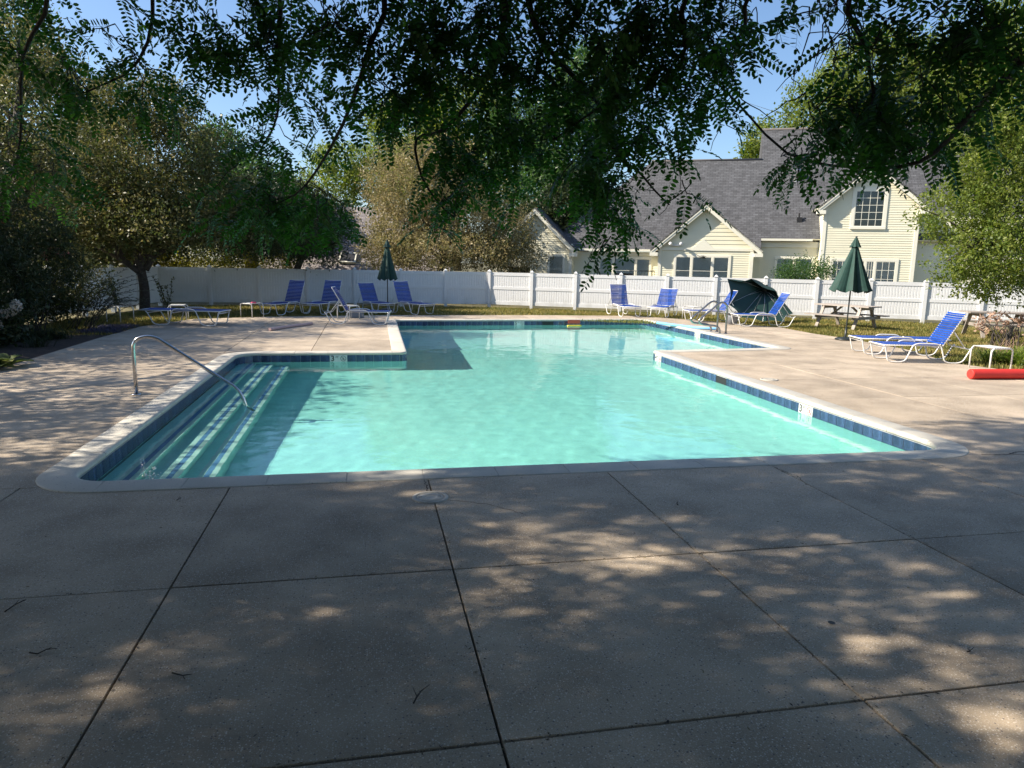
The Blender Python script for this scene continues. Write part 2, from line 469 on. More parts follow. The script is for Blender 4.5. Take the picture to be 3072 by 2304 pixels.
def crown(blobs, n, L, Wd, per_sprig=14, sprig_r=.35, up=.5, fill=.55, clump=0.5, seed=0):
    """leaves gathered in sprigs, sprigs gathered on lumpy ellipsoid shells"""
    r = np.random.default_rng(seed)
    vols = np.array([b[3] * b[3] * b[4] for b in blobs]) ** .75
    ns = n // per_sprig
    cnt = np.maximum(1, (ns * vols / vols.sum()).astype(int))
    Ps = []; Ds = []
    for b, c in zip(blobs, cnt):
        d = unit(r.normal(size=(c, 3)))
        ph = r.uniform(0, 6.28, (6,)); fr = r.uniform(1.5, 4.5, (6, 3))
        lump = sum(np.sin(d @ fr[i] * 2 + ph[i]) for i in range(6)) / 6
        rad = (fill + (1 - fill) * r.random(c) ** .5) * (1 + clump * .55 * lump)
        rr = np.array([b[3], b[3] if len(b) < 6 else b[5], b[4]])
        Ps.append(np.array(b[:3]) + d * rr * rad[:, None]); Ds.append(d)
    C = np.concatenate(Ps); Dd = np.concatenate(Ds)
    k = len(C)
    sd = unit(Dd * .7 + r.normal(size=(k, 3)) * .6 + [0, 0, up])
    # leaves along a short shoot
    t = r.random((k, per_sprig)) * sprig_r * 2
    off = r.normal(size=(k, per_sprig, 3)) * sprig_r * .3
    P = (C[:, None] + sd[:, None] * (t[..., None] - sprig_r * .5) + off).reshape(-1, 3)
    D = unit(np.repeat(sd, per_sprig, 0) * .5 + r.normal(size=(k * per_sprig, 3)))
    N = unit(r.normal(size=(k * per_sprig, 3)) + [0, 0, .8])
    tint = np.clip(np.repeat(r.random(k) * .6, per_sprig) + r.random(k * per_sprig) * .45 - .03, 0, 1)
    m_ = len(P)
    return leaves(P, D, N, L * (.6 + .8 * r.random(m_)), Wd * (.6 + .8 * r.random(m_)), tint)

def crown_obj(name, mats, parent, *a, **k):
    V, F, T = crown(*a, **k)
    return link(bpy.data.objects.new(name, np_mesh(name, V, F, mats, T)), parent)

def limbs(mb, base, targets, r0, jitter=.25, seed=1, split=.35):
    """trunk up to a fork, then limbs to each target"""
    rr = random.Random(seed)
    for tg in targets:
        b = Vector(base); t = Vector(tg)
        pts = [b]
        for i in range(1, 6):
            q = b.lerp(t, i / 5); s_ = (t - b).length * .06
            q += Vector((rr.uniform(-1, 1), rr.uniform(-1, 1), rr.uniform(-.3, 1))) * s_ * (1 if i < 5 else 0)
            pts.append(q)
        mb.tube(smooth_path(pts, 3), [r0 * (1 - .8 * i / 15) for i in range(16)], 7)
        for k in range(5):
            i = rr.randint(2, 4); s0 = pts[i]
            d = Vector((rr.uniform(-1, 1), rr.uniform(-1, 1), rr.uniform(-.1, .9))) * (t - b).length * .4
            mb.tube(smooth_path([s0, s0 + d * .5 + Vector((0, 0, .1)), s0 + d], 3), [r0 * .3 * (1 - .8 * j / 6) for j in range(7)], 5)

def tree(name, label, cat, base, trunk, blobs, n, L, Wd, lm, r0, group=None, seed=1, **k):
    root = empty(name, base)
    tag(root, label, cat, group)
    mb = MB()
    bx = Vector(base)
    tk = [Vector(p) - bx for p in trunk]
    mb.tube(smooth_path(tk, 4), [r0 * (1.25 - .45 * i / (4 * (len(tk) - 1))) for i in range(4 * (len(tk) - 1) + 1)], 10)
    limbs(mb, tk[-1], [Vector(b[:3]) - bx + Vector((0, 0, b[4] * .3)) for b in blobs[:7]], r0 * .6, seed=seed)
    mb.build('trunk', M['bark'], root)
    bl = [(b[0] - bx.x, b[1] - bx.y, b[2] - bx.z, *b[3:]) for b in blobs]
    crown_obj('crown', lm, root, bl, n, L, Wd, seed=seed, **k)
    return root

def clip_poly(poly, a, b, c):
    """keep a*x+b*y<=c"""
    out = []
    for i in range(len(poly)):
        p, q = poly[i], poly[(i + 1) % len(poly)]
        dp, dq = a * p[0] + b * p[1] - c, a * q[0] + b * q[1] - c
        if dp <= 0: out.append(p)
        if dp * dq < 0:
            t = dp / (dp - dq); out.append((p[0] + (q[0] - p[0]) * t, p[1] + (q[1] - p[1]) * t))
    return out

def area(p): return abs(sum(p[i][0] * p[(i + 1) % len(p)][1] - p[(i + 1) % len(p)][0] * p[i][1] for i in range(len(p)))) / 2

# ================================================================== GROUND
gz = -0.06
# the ground sheet leaves the pool's hole open
def ground():
    mb = MB()
    X = [-300, -3.2, 10.6, 300]; Y = [-60, 6.2, 24.9, 500]
    for i in range(3):
        for j in range(3):
            if i == 1 and j == 1: continue
            mb.poly([(X[i], Y[j], gz), (X[i + 1], Y[j], gz), (X[i + 1], Y[j + 1], gz), (X[i], Y[j + 1], gz)])
    Mg = mat('lawn_soil', (.06, .062, .025), .95, .35, .7, bump=.6, bscale=25, fine=.35, col2=(.13, .11, .045))
    tag(mb.build('ground', Mg), kind='structure')
ground()

# ================================================================== POOL
WZ = -0.185
PV = [((-2.62, 6.70), .32, 1), ((6.42, 6.69), .34, 1), ((6.50, 15.57), .12, -1), ((10.02, 16.0), .14, 1),
      ((9.81, 24.5), .35, 1), ((.94, 23.96), .12, 1), ((.84, 15.55), .16, -1), ((-2.61, 15.57), .42, 1)]
CW = .32
def line_off(i, off):
    (ax, ay), (bx, by) = PV[i][0], PV[(i + 1) % 8][0]
    dx, dy = bx - ax, by - ay; l = sqrt(dx * dx + dy * dy); nx, ny = dy / l, -dx / l
    return (ax + nx * off, ay + ny * off), (dx / l, dy / l), (nx, ny)
def corner_off(i, off):
    """intersection of the offset edge before vertex i and the one after it"""
    p, d, _ = line_off((i - 1) % 8, off); q, e_, _ = line_off(i, off)
    det = d[0] * (-e_[1]) + e_[0] * d[1]
    rx, ry = q[0] - p[0], q[1] - p[1]
    t = (rx * (-e_[1]) + e_[0] * ry) / det
    return (p[0] + d[0] * t, p[1] + d[1] * t)
# arcs per corner: list of (point on inner line, outward normal)
ARC = []
for i in range(8):
    v, r, s_ = PV[i]
    n1 = line_off((i - 1) % 8, 0)[2]; n2 = line_off(i, 0)[2]
    c = corner_off(i, -s_ * r)
    a1 = atan2(n1[1], n1[0]); a2 = atan2(n2[1], n2[0])
    da = (a2 - a1 + pi) % (2 * pi) - pi
    pts = []
    for k in range(9):
        a = a1 + da * k / 8
        n = (cos(a), sin(a))
        pts.append(((c[0] + s_ * r * n[0], c[1] + s_ * r * n[1]), n))
    ARC.append(pts)
def offp(p, n, off, i):
    """offset point; at the reflex corners it never runs past the corner of the offset lines"""
    if PV[i][2] == 1: return (p[0] + n[0] * off, p[1] + n[1] * off)
    r = PV[i][1]
    if off < r: return (p[0] + n[0] * off, p[1] + n[1] * off)
    return corner_off(i, off)
def inner_loop(off):
    out = []
    for i in range(8):
        for (p, n) in ARC[i]: out.append(offp(p, n, off, i))
    return out

pool = tag(empty('swimming_pool'), 'cross-shaped outdoor swimming pool with cast coping, blue waterline tiles and clear water', kind='structure')
def floor_z(y): return WZ - (FD1 + (FD2 - FD1) * max(0, (y - 6.7)) / 17.3)
FD1, FD2 = .86, 1.32
mb = MB()
lp = inner_loop(.012)
n = len(lp)
vs = [(x, y, -.05) for x, y in lp] + [(x, y, floor_z(y)) for x, y in lp]
mb.add(vs, [(i, (i + 1) % n, n + (i + 1) % n, n + i)[::-1] for i in range(n)])
bmt = bmesh.new()
vv = [bmt.verts.new((x, y, floor_z(y))) for x, y in lp]
bmt.faces.new(vv); bmesh.ops.triangulate(bmt, faces=bmt.faces[:])
bmt.verts.index_update()
mb.add([v.co[:] for v in bmt.verts], [[v.index for v in f.verts] for f in bmt.faces]); bmt.free()
mb.build('pool_shell', M['plaster'], pool)
# steps
SX = [-2.28, -1.94, -1.62]; SZ = [.10, .30, .52]
for k in range(3):
    mb = MB()
    x0 = -2.60 if k == 0 else SX[k - 1] + .001
    mb.box(x0, SX[k], 6.72, 15.54, floor_z(15) - .02, WZ - SZ[k])
    st = mb.build('pool_step', M['plaster'], pool)
    ys = np.linspace(6.74, 15.52, 30)
    for j in range(29):
        for (a, b_, mt) in ((-.125, -.085, 'white_tile'), (-.083, -.043, 'blue_strip'), (-.041, -.002, 'white_tile')):
            pass
    for (a, b_, mt) in ((-.182, -.122, 'nosing'), (-.120, -.064, 'blue_strip'), (-.062, -.002, 'nosing')):
        mb = MB()
        for j in range(29): mb.box(SX[k] + a, SX[k] + b_, ys[j] + .003, ys[j + 1] - .003, WZ - SZ[k] - .001, WZ - SZ[k] + .004)
        mb.build('nosing_strip', M[mt], st)
# grout strip behind tiles then tiles
TZ1, TZ0 = -.052, -.215
mb = MB(); l0 = inner_loop(.006)
mb.add([(x, y, TZ1 + .004) for x, y in l0] + [(x, y, TZ0 - .004) for x, y in l0], [(i, (i + 1) % n, n + (i + 1) % n, n + i)[::-1] for i in range(n)])
mb.build('grout_band', M['grout'], pool)
tb = MB(); tb.box(-.0905, .0905, -.004, .004, TZ0, TZ1); tile_me = tb.mesh('tile', M['tile'])
def put_tile(p, q):
    dx, dy = q[0] - p[0], q[1] - p[1]; l = sqrt(dx * dx + dy * dy)
    inst('tile', tile_me, pool, ((p[0] + q[0]) / 2, (p[1] + q[1]) / 2, 0), (0, 0, atan2(dy, dx)), ((l - .009) / .181, 1, 1))
MARK = []   # (edge, position along edge in m from its start, digit, ink)
def edge_pts(i):
    a = ARC[i][-1][0]; b = ARC[(i + 1) % 8][0][0]
    return Vector((*a, 0)), Vector((*b, 0))
def near(i, x, y):
    a, b = edge_pts(i); d = (b - a).normalized(); return (Vector((x, y, 0)) - a).dot(d)
MARK = {7: [], 0: [], 1: [(near(1, 6.49, 9.45), '3', 'redink'), (near(1, 6.5, 15.2), '4', 'redink')], 3: [(near(3, 9.9, 20.3), '5', 'redink')],
        4: [(near(4, 5.16, 24.2), '5', 'ink')], 6: [(near(6, -.61, 15.5), '3', 'ink')]}
SKIM = {1: near(1, 6.49, 12.15), 4: near(4, 6.2, 24.2)}
def no_diving(root, cx, cz, r, ink):
    mb = MB()
    c = [(cx + r * cos(t), -.0085, cz + r * sin(t)) for t in np.linspace(0, 2 * pi, 25)]
    for i in range(24): mb.bar(c[i], c[i + 1], .003, r * .17, (0, 0, 1) if abs(sin((i + .5) / 24 * 2 * pi)) < .7 else (1, 0, 0))
    mb.build('ban_ring', M[ink], root)
    mb = MB(); mb.bar((cx - r * .66, -.0085, cz + r * .66), (cx + r * .66, -.0085, cz - r * .66), .003, r * .15); mb.build('ban_slash', M[ink], root)
    mb = MB()
    for a, b in (((-.35, -.15), (.05, .2)), ((.05, .2), (.4, .05)), ((.0, .2), (.1, -.35)), ((-.5, -.42), (.5, -.42))):
        mb.bar((cx + a[0] * r, -.008, cz + a[1] * r), (cx + b[0] * r, -.008, cz + b[1] * r), .002, r * .13)
    mb.lathe([(0, -.002), (r * .12, -.002), (r * .12, .002), (0, .002)], (cx + .25 * r, -.008, cz + .35 * r), 8)
    mb.build('diver_figure', M['ink'], root)
def marker(p, q, digit, ink):
    d = (q - p).normalized(); c = (p + q) / 2
    ml = .36; e_ = empty('depth_marker', (c.x, c.y, 0), atan2(-d.y, -d.x), pool)
    # local x runs along the wall read from the water, local -y faces the water
    mb = MB(); mb.box(-ml / 2 + .004, -.002, -.006, .004, TZ0, TZ1); mb.build('white_tile', M['white_tile'], e_)
    mb = MB(); mb.box(.002, ml / 2 - .004, -.006, .004, TZ0, TZ1); mb.build('white_tile', M['white_tile'], e_)
    zc = (TZ1 + WZ) / 2
    for (s_, x, z, sz, nm) in ((digit, -.16, zc - .052, .158, 'digit'), ('FT', -.062, zc + .006, .058, 'unit_text')):
        cu = bpy.data.curves.new(nm, 'FONT'); cu.body = s_; cu.size = sz; cu.extrude = .001; cu.offset = .003 if len(s_) == 1 else .001
        o = link(bpy.data.objects.new(nm, cu), e_); o.rotation_euler = (pi / 2, 0, 0); o.location = (x, -.0085, z); cu.materials.append(M['ink'])
    no_diving(e_, .098, zc - .002, .055, ink)
def skimmer(p, q):
    d = (q - p).normalized(); c = (p + q) / 2; e_ = empty('skimmer_opening', (c.x, c.y, 0), atan2(-d.y, -d.x), pool)
    mb = MB(); W_ = .42
    mb.box(-W_ / 2, W_ / 2, .22, .23, TZ0, TZ1); mb.box(-W_ / 2, -W_ / 2 + .008, -.004, .22, TZ0, TZ1); mb.box(W_ / 2 - .008, W_ / 2, -.004, .22, TZ0, TZ1)
    mb.box(-W_ / 2 + .01, W_ / 2 - .01, .0, .21, TZ0, TZ0 + .01)
    mb.build('skimmer_mouth', M['tile'], e_)
    mb = MB(); mb.box(-W_ / 2 + .01, W_ / 2 - .01, -.001, .003, TZ0 + .012, TZ1 - .004); mb.build('shade_sheet', M['black'], e_)  # black sheet paints the shade inside the skimmer mouth
TW = .19
for i in range(8):
    a, b = edge_pts(i); d = (b - a).normalized(); L_ = (b - a).length
    gaps = [(c - .18, c + .18, 'm', g) for (c, *g) in MARK.get(i, [])]
    if i in SKIM: gaps.append((SKIM[i] - .21, SKIM[i] + .21, 's', None))
    gaps.sort(key=lambda g: g[0])
    s0 = 0; segs = []
    for g in gaps: segs.append((s0, max(g[0], 0))); s0 = min(g[1], L_)
    segs.append((s0, L_))
    tw = TW if i in (7, 6, 1, 3, 4) else .6
    for (u, v) in segs:
        if v - u < .03: continue
        k = max(1, round((v - u) / tw))
        for j in range(k):
            p, q = a + d * (u + (v - u) * j / k), a + d * (u + (v - u) * (j + 1) / k)
            put_tile((p.x, p.y), (q.x, q.y))
    for g in gaps:
        p, q = a + d * g[0], a + d * g[1]
        (marker(p, q, *g[3]) if g[2] == 'm' else skimmer(p, q))
    ar = [p for p, _ in ARC[i]]
    st = 2
    for j in range(0, 8, st): put_tile(ar[j], ar[min(j + st, 8)])

# water surface: a finely rippled sheet
gx = np.arange(-2.85, 10.4, .055); gy = np.arange(6.5, 25.1, .055)
XX, YY = np.meshgrid(gx, gy, indexing='ij')
rw = np.random.default_rng(8); ZZ = np.zeros_like(XX)
for lam, amp, k_ in ((1.9, .0008, 7), (.8, .0005, 9), (.36, .00028, 12), (.20, .00012, 14)):
    for _ in range(k_):
        th = rw.uniform(0, 2 * pi); kk_ = 2 * pi / (lam * rw.uniform(.75, 1.3)); ZZ += amp * RIP * np.sin(kk_ * (XX * cos(th) + YY * sin(th)) + rw.uniform(0, 6.28)) / sqrt(k_) * 1.6
P_ = np.stack([XX.ravel(), YY.ravel()], 1)
def _inside(P, poly):
    x, y = P[:, 0], P[:, 1]; ins = np.zeros(len(P), bool); k = len(poly)
    for i in range(k):
        x1, y1 = poly[i]; x2, y2 = poly[(i + 1) % k]
        ins ^= ((y1 > y) != (y2 > y)) & (x < (x2 - x1) * (y - y1) / (y2 - y1 + 1e-12) + x1)
    return ins
keep = _inside(P_, [corner_off(i, .10) for i in range(8)])
idx = np.arange(len(P_)).reshape(XX.shape)
F_ = np.stack([idx[:-1, :-1], idx[1:, :-1], idx[1:, 1:], idx[:-1, 1:]], -1).reshape(-1, 4)
F_ = F_[keep[F_].all(1)]
us, inv = np.unique(F_, return_inverse=True)
V_ = np.hstack([P_, (WZ + ZZ).reshape(-1, 1)])[us]
me = np_mesh('pool_water', V_, inv.reshape(-1, 4), M['water'], smooth=True)
wo = tag(link(bpy.data.objects.new('pool_water', me)), kind='structure')
wo.cycles.is_caustics_caster = True
for o in pool.children_recursive: o.cycles.is_caustics_receiver = True

# coping stones
PROF = [(CW, -.06), (CW, .004), (CW - .012, .010), (.07, .012), (.035, .016), (.012, .010), (.0, -.004), (-.004, -.022), (.002, -.040), (.02, -.049), (CW, -.06)]
coping = tag(empty('pool_coping'), 'cast stone coping running round the pool rim', kind='structure')
def stone(rows, name='coping_stone'):
    """rows: list of callables off->(x,y)"""
    mb = MB(); vs = []
    for fn in rows:
        for (o_, z) in PROF:
            x, y = fn(o_); vs.append((x, y, z))
    k = len(PROF)
    fs = []
    for i in range(len(rows) - 1):
        for j in range(k - 1): fs.append((i * k + j, (i + 1) * k + j, (i + 1) * k + j + 1, i * k + j + 1))
    mb.add(vs, fs, True)
    mb.add([vs[j] for j in range(k - 1)], [tuple(range(k - 1))]); mb.add([vs[(len(rows) - 1) * k + j] for j in range(k - 1)], [tuple(reversed(range(k - 1)))])
    o = mb.build(name, M['coping'], coping)
    o.location.z = random.uniform(-.0015, .0015)
    return o
for i in range(8):
    a, b = edge_pts(i); d = (b - a).normalized(); nn = line_off(i, 0)[2]
    # straight part from the end of this corner's outer arc to the start of the next
    L_ = (b - a).length
    e0 = 0 if PV[i][2] == 1 else max(0, CW - PV[i][1]); e1 = 0 if PV[(i + 1) % 8][2] == 1 else max(0, CW - PV[(i + 1) % 8][1])
    s0, s1 = e0, L_ - e1
    k = max(1, round((s1 - s0) / .70))
    for j in range(k):
        u, v = s0 + (s1 - s0) * j / k + .004, s0 + (s1 - s0) * (j + 1) / k - .004
        P_, Q_ = a + d * u, a + d * v
        stone([lambda o_, P_=P_: (P_.x + nn[0] * o_, P_.y + nn[1] * o_), lambda o_, Q_=Q_: (Q_.x + nn[0] * o_, Q_.y + nn[1] * o_)])
    # corner stone
    rows = []
    if PV[i][2] == 1:
        for (p, n_) in ARC[i]: rows.append(lambda o_, p=p, n_=n_: (p[0] + n_[0] * o_, p[1] + n_[1] * o_))
    else:
        r = PV[i][1]; ap, bp_ = edge_pts((i - 1) % 8); dp = (bp_ - ap).normalized(); n0 = line_off((i - 1) % 8, 0)[2]
        S_ = bp_ - dp * (CW - r); E_ = a + d * (CW - r)
        def mk(pi_, ni_, tt):
            def fn(o_):
                if o_ < r: return (pi_[0] + ni_[0] * o_, pi_[1] + ni_[1] * o_)
                # blend towards the square outer corner
                c0 = (pi_[0] + ni_[0] * r * .98, pi_[1] + ni_[1] * r * .98); co = corner_off(i, CW); t = (o_ - r) / (CW - r)
                return (c0[0] + (co[0] - c0[0]) * t, c0[1] + (co[1] - c0[1]) * t)
            return fn
        rows.append(lambda o_: (S_.x + n0[0] * o_, S_.y + n0[1] * o_))
        for (p, n_) in ARC[i]: rows.append(mk(p, n_, 0))
        rows.append(lambda o_: (E_.x + nn[0] * o_, E_.y + nn[1] * o_))
    stone(rows)
# mortar bed under the stones, seen in the joints
mb = MB(); lo, li = [], []
for i in range(8):
    for (p, n_) in ARC[i]:
        li.append(offp(p, n_, .012, i)); lo.append(offp(p, n_, CW - .005, i))
n = len(li)
mb.add([(x, y, .006) for x, y in li] + [(x, y, .006) for x, y in lo], [(i, n + i, n + (i + 1) % n, (i + 1) % n)[::-1] for i in range(n)])
mb.add([(x, y, .006) for x, y in li] + [(x, y, -.045) for x, y in li], [(i, (i + 1) % n, n + (i + 1) % n, n + i) for i in range(n)])
mb.build('mortar_bed', M['mortar'], coping)

# ================================================================== DECK
deck = tag(empty('pool_deck'), 'tan exposed-aggregate concrete deck cast in square slabs', kind='structure')
C = [corner_off(i, .1) for i in range(8)]
XJ = [-9.9, -8.15, -6.4, -4.62, -2.94, -1.2, .53, 2.26, 4.01, 5.77]
REG = [
 ([(-11, -5), (15, -5), (17, C[1][1]), C[1], C[0], (-11, C[0][1])], XJ + [7.5, 9.25, 11, 12.8], [-2.55, -.83, .92, 2.67, 4.40]),
 ([(-11, C[0][1]), C[0], C[7], (-6.27, 15.67), (-6.2, 13.4), (-7.4, 9.5), (-11, 8.5)], [-8.15, -6.4, -4.62], [8.0, 10.6, 13.1]),
 ([(-6.27, 15.67), C[7], C[6], C[5], (.74, 26.1), (-3.3, 25.2), (-5.4, 24.2), (-6.2, 21.64), (-6.3, 18.7)], [-4.62, -2.94, -1.2], [18.1, 20.6, 23.1]),
 ([C[5], C[4], (11.6, 24.6), (10.1, 26.3), (5, 26.4), (.74, 26.1)], [2.26, 4.01, 5.77, 7.5, 9.3], []),
 ([C[1], (17, C[1][1]), (16, 11), (12.9, 11.9), (12.45, 13.2), (13.3, 15.6), C[2]], [8.3, 10.05, 11.8], [7.85, 9.68, 11.46, 13.2]),
 ([C[2], (13.3, 15.6), (13.5, 17.9), (13.3, 19.5), (13.45, 21.5), (11.6, 24.6), C[4], C[3]], [11.8], [17.9, 20.2, 22.4]),
]
rs = random.Random(3)
for (pg, xj, yj) in REG:
    pg = [tuple(p) for p in pg]
    xs = [-99] + xj + [99]; ys = [-99] + yj + [99]
    for i in range(len(xs) - 1):
        for j in range(len(ys) - 1):
            g = .0045 + rs.random() * .003
            q = pg
            for (a, b, c) in ((-1, 0, -(xs[i] + g)), (1, 0, xs[i + 1] - g), (0, -1, -(ys[j] + g)), (0, 1, ys[j + 1] - g)):
                if len(q) > 2: q = clip_poly(q, a, b, c)
            if len(q) < 3 or area(q) < .02: continue
            cx, cy = sum(p[0] for p in q) / len(q), sum(p[1] for p in q) / len(q)
            mb = MB(); z1 = rs.uniform(-.003, .001)
            # bevelled slab as an n-gon with an inset rim
            k = len(q); vs = []
            for (z, ins) in ((-.05, 0), (z1 - .004, 0), (z1, .003)):
                for (x, y) in q:
                    l = sqrt((x - cx) ** 2 + (y - cy) ** 2) + 1e-6
                    vs.append((x - (x - cx) / l * ins, y - (y - cy) / l * ins, z))
            fs = [tuple(range(2 * k, 3 * k))]
            for r_ in (0, 1):
                for t in range(k): fs.append((r_ * k + t, r_ * k + (t + 1) % k, (r_ + 1) * k + (t + 1) % k, (r_ + 1) * k + t))
            # make winding consistent
            sa = sum(q[t][0] * q[(t + 1) % k][1] - q[(t + 1) % k][0] * q[t][1] for t in range(k))
            if sa < 0: fs = [f[::-1] for f in fs]
            mb.add(vs, fs); mb.build('concrete_slab', M['concrete'], deck)
mb = MB()
for (pg, _, _) in REG: mb.poly([(x, y, -.03) for x, y in pg])
mb.build('joint_bed', M['soil'], deck)

# cracks
def crack(pts, wd, seed):
    r = random.Random(seed); P = smooth_path([(x, y, 0) for x, y in pts], 10); mb = MB(); vs = []
    for i, p in enumerate(P):
        j = Vector((r.uniform(-1, 1), r.uniform(-1, 1), 0)) * .012; d = (P[min(i + 1, len(P) - 1)] - P[max(i - 1, 0)]).normalized(); n_ = Vector((-d.y, d.x, 0)); w_ = wd * r.uniform(.35, 1.2)
        vs += [(p + j + n_ * w_)[:2] + (.0025,), (p + j - n_ * w_)[:2] + (.0025,)]
    mb.add(vs, [(2 * i, 2 * i + 1, 2 * i + 3, 2 * i + 2) for i in range(len(P) - 1)]); mb.build('crack', M['soil'], deck)
crack([(6.62, 6.45), (6.9, 6.42), (7.2, 6.5), (7.6, 6.38), (8.1, 6.45), (8.9, 6.3)], .011, 1); crack([(6.95, 6.42), (7.3, 6.34), (7.7, 6.3), (8.0, 6.35)], .008, 2)
crack([(.62, 5.78), (.95, 5.62), (1.2, 5.35)], .003, 3); crack([(.5, 6.35), (.49, 6.05)], .006, 4); crack([(4.0, 6.3), (4.05, 6.0), (4.01, 5.8)], .005, 5)
crack([(8.6, 12.6), (8.9, 12.45), (9.1, 12.5)], .012, 6)

# ================================================================== LAWN
def in_poly(P, poly):
    x, y = P[:, 0], P[:, 1]; ins = np.zeros(len(P), bool); k = len(poly)
    for i in range(k):
        x1, y1 = poly[i]; x2, y2 = poly[(i + 1) % k]
        c = ((y1 > y) != (y2 > y)) & (x < (x2 - x1) * (y - y1) / (y2 - y1 + 1e-12) + x1); ins ^= c
    return ins
DECKP = [r[0] for r in REG]
def blades(poly_list, n, h, seed, name, lm, wid=.012, label=None):
    r = np.random.default_rng(seed)
    out = []
    for pl, fr in poly_list:
        a = np.array(pl); lo, hi = a.min(0), a.max(0)
        P = r.uniform(lo, hi, (int(n * fr), 2)); P = P[in_poly(P, pl)]
        for dp in DECKP: P = P[~in_poly(P, dp)]
        out.append(P)
    P = np.concatenate(out); k = len(P)
    z = np.full((k, 1), gz); base = np.hstack([P, z])
    pat = (np.sin(P[:, 0] * 1.7 + np.sin(P[:, 1] * 1.1) * 2) + np.sin(P[:, 1] * 2.3 + P[:, 0] * .8)) * .12
    D = unit(np.hstack([r.normal(size=(k, 2)) * .45, np.ones((k, 1))]))
    N = unit(np.hstack([r.normal(size=(k, 2)), np.full((k, 1), .15)]))
    V, F, T = leaves(base, D, N, h * (.5 + r.random(k)), np.full(k, wid) * (.7 + .6 * r.random(k)), np.clip(.45 + pat + r.normal(size=k) * .25, 0, 1))
    o = link(bpy.data.objects.new(name, np_mesh(name, V, F, lm, T)))
    return tag(o, label=label, cat='grass', kind='stuff')
LAWN = [([(-9, 24), (5.3, 25.5), (5.3, 31.4), (-7, 31.2)], .4), ([(5.3, 25.5), (13.3, 21), (22, 22.5), (20, 24.3), (5.3, 31.2)], .75), ([(12.4, 12.5), (18, 12.5), (22, 18), (21, 23), (13.2, 22)], .6), ([(-8.6, 19.5), (-6, 19.5), (-5.4, 24.2), (-9, 24.2)], .12)]
blades(LAWN, 90000, .085, 5, 'grass', L_GRASS, .018, 'dry mown grass growing between the deck and the white fence')

# mulch bed on the left
mb = MB(); mb.poly([(-13, 9.5, -.03), (-7.4, 9.5, -.03), (-6.2, 13.4, -.03), (-6.3, 18.7, -.03), (-6.25, 20.6, -.03), (-8.3, 22.5, -.03), (-14, 22.5, -.03)])
tag(mb.build('mulch_bed', M['mulch']), kind='structure')

# ================================================================== FENCE
VIN = [M['vinyl']]
pb = MB(); pb.box(-.065, .065, -.065, .065, gz, 1.52); pb.box(-.08, .08, -.08, .08, 1.52, 1.55)
pb.add([(-.07, -.07, 1.55), (.07, -.07, 1.55), (.07, .07, 1.55), (-.07, .07, 1.55), (0, 0, 1.62)], [(0, 1, 4), (1, 2, 4), (2, 3, 4), (3, 0, 4)])
post_me = pb.mesh('fence_post', VIN)
def rail_me(z0, z1):
    b = MB(); b.box(-.5, .5, -.025, .025, z0, z1); return b.mesh('rail', VIN)
rails_ = [rail_me(.10, .25), rail_me(.76, .88), rail_me(1.36, 1.50)]
def infill(z0, z1):
    b = MB(); k = 17
    for i in range(k):
        x0, x1 = -.5 + i / k, -.5 + (i + 1) / k; g = .12 / k
        # a board with v-grooved edges
        vs = []
        for z in (z0, z1): vs += [(x0, 0, z), (x0 + g, -.010, z), (x1 - g, -.010, z), (x1, 0, z), (x1, .008, z), (x0, .008, z)]
        b.add(vs, [(0, 1, 7, 6), (1, 2, 8, 7), (2, 3, 9, 8), (4, 5, 11, 10)])
    return b.mesh('board_infill', VIN)
inf = [infill(.24, .77), infill(.87, 1.37)]
def fence(name, label, pts, last=True):
    f = empty(name, (pts[0][0], pts[0][1], 0)); tag(f, label, 'fence', 'white vinyl fences round the pool yard')
    o0 = Vector((pts[0][0], pts[0][1], 0))
    for i, p in enumerate(pts):
        q = Vector((p[0], p[1], 0)) - o0
        if i < len(pts) - 1 or last: inst('fence_post', post_me, f, q, (0, 0, atan2(pts[-1][1] - pts[0][1], pts[-1][0] - pts[0][0])))
    for i in range(len(pts) - 1):
        a, b = Vector((*pts[i], 0)) - o0, Vector((*pts[i + 1], 0)) - o0
        c = (a + b) / 2; l = (b - a).length - .13; rz = atan2(b.y - a.y, b.x - a.x)
        pe = empty('fence_panel', c, rz, f)
        for r_ in rails_: inst('rail', r_, pe, (0, 0, 0), (0, 0, 0), (l, 1, 1))
        for r_ in inf:
            oo = inst('board_infill', r_, pe, (0, 0, 0), (0, 0, 0), (l, 1, 1))
def lin(a, b, k): return [(a[0] + (b[0] - a[0]) * t / k, a[1] + (b[1] - a[1]) * t / k) for t in range(k + 1)]
fence('vinyl_fence', 'shaded white vinyl fence straight behind the dark green umbrella and blue loungers', lin((-8.2, 31.35), (5.3, 31.4), 7), last=False)
fence('vinyl_fence', 'sunlit white vinyl fence slanting in front of the cream house', lin((5.3, 31.35), (24.2, 22.0), 11))
fence('vinyl_fence', 'short shaded white vinyl fence run behind the shrubs beside the tree trunk', lin((-10.5, 16.6), (-8.2, 31.35), 8), last=False)

# ================================================================== HOUSE
HA = radians(-26.4)
HO = Vector((13.9, 28.0, 0))
U = Vector((cos(HA), sin(HA), 0)); NB = Vector((-sin(HA), cos(HA), 0))
house = empty('cream_house', HO, HA)
tag(house, 'cream clapboard house with charcoal shingle roof, two front gables and dormer wing', 'house')
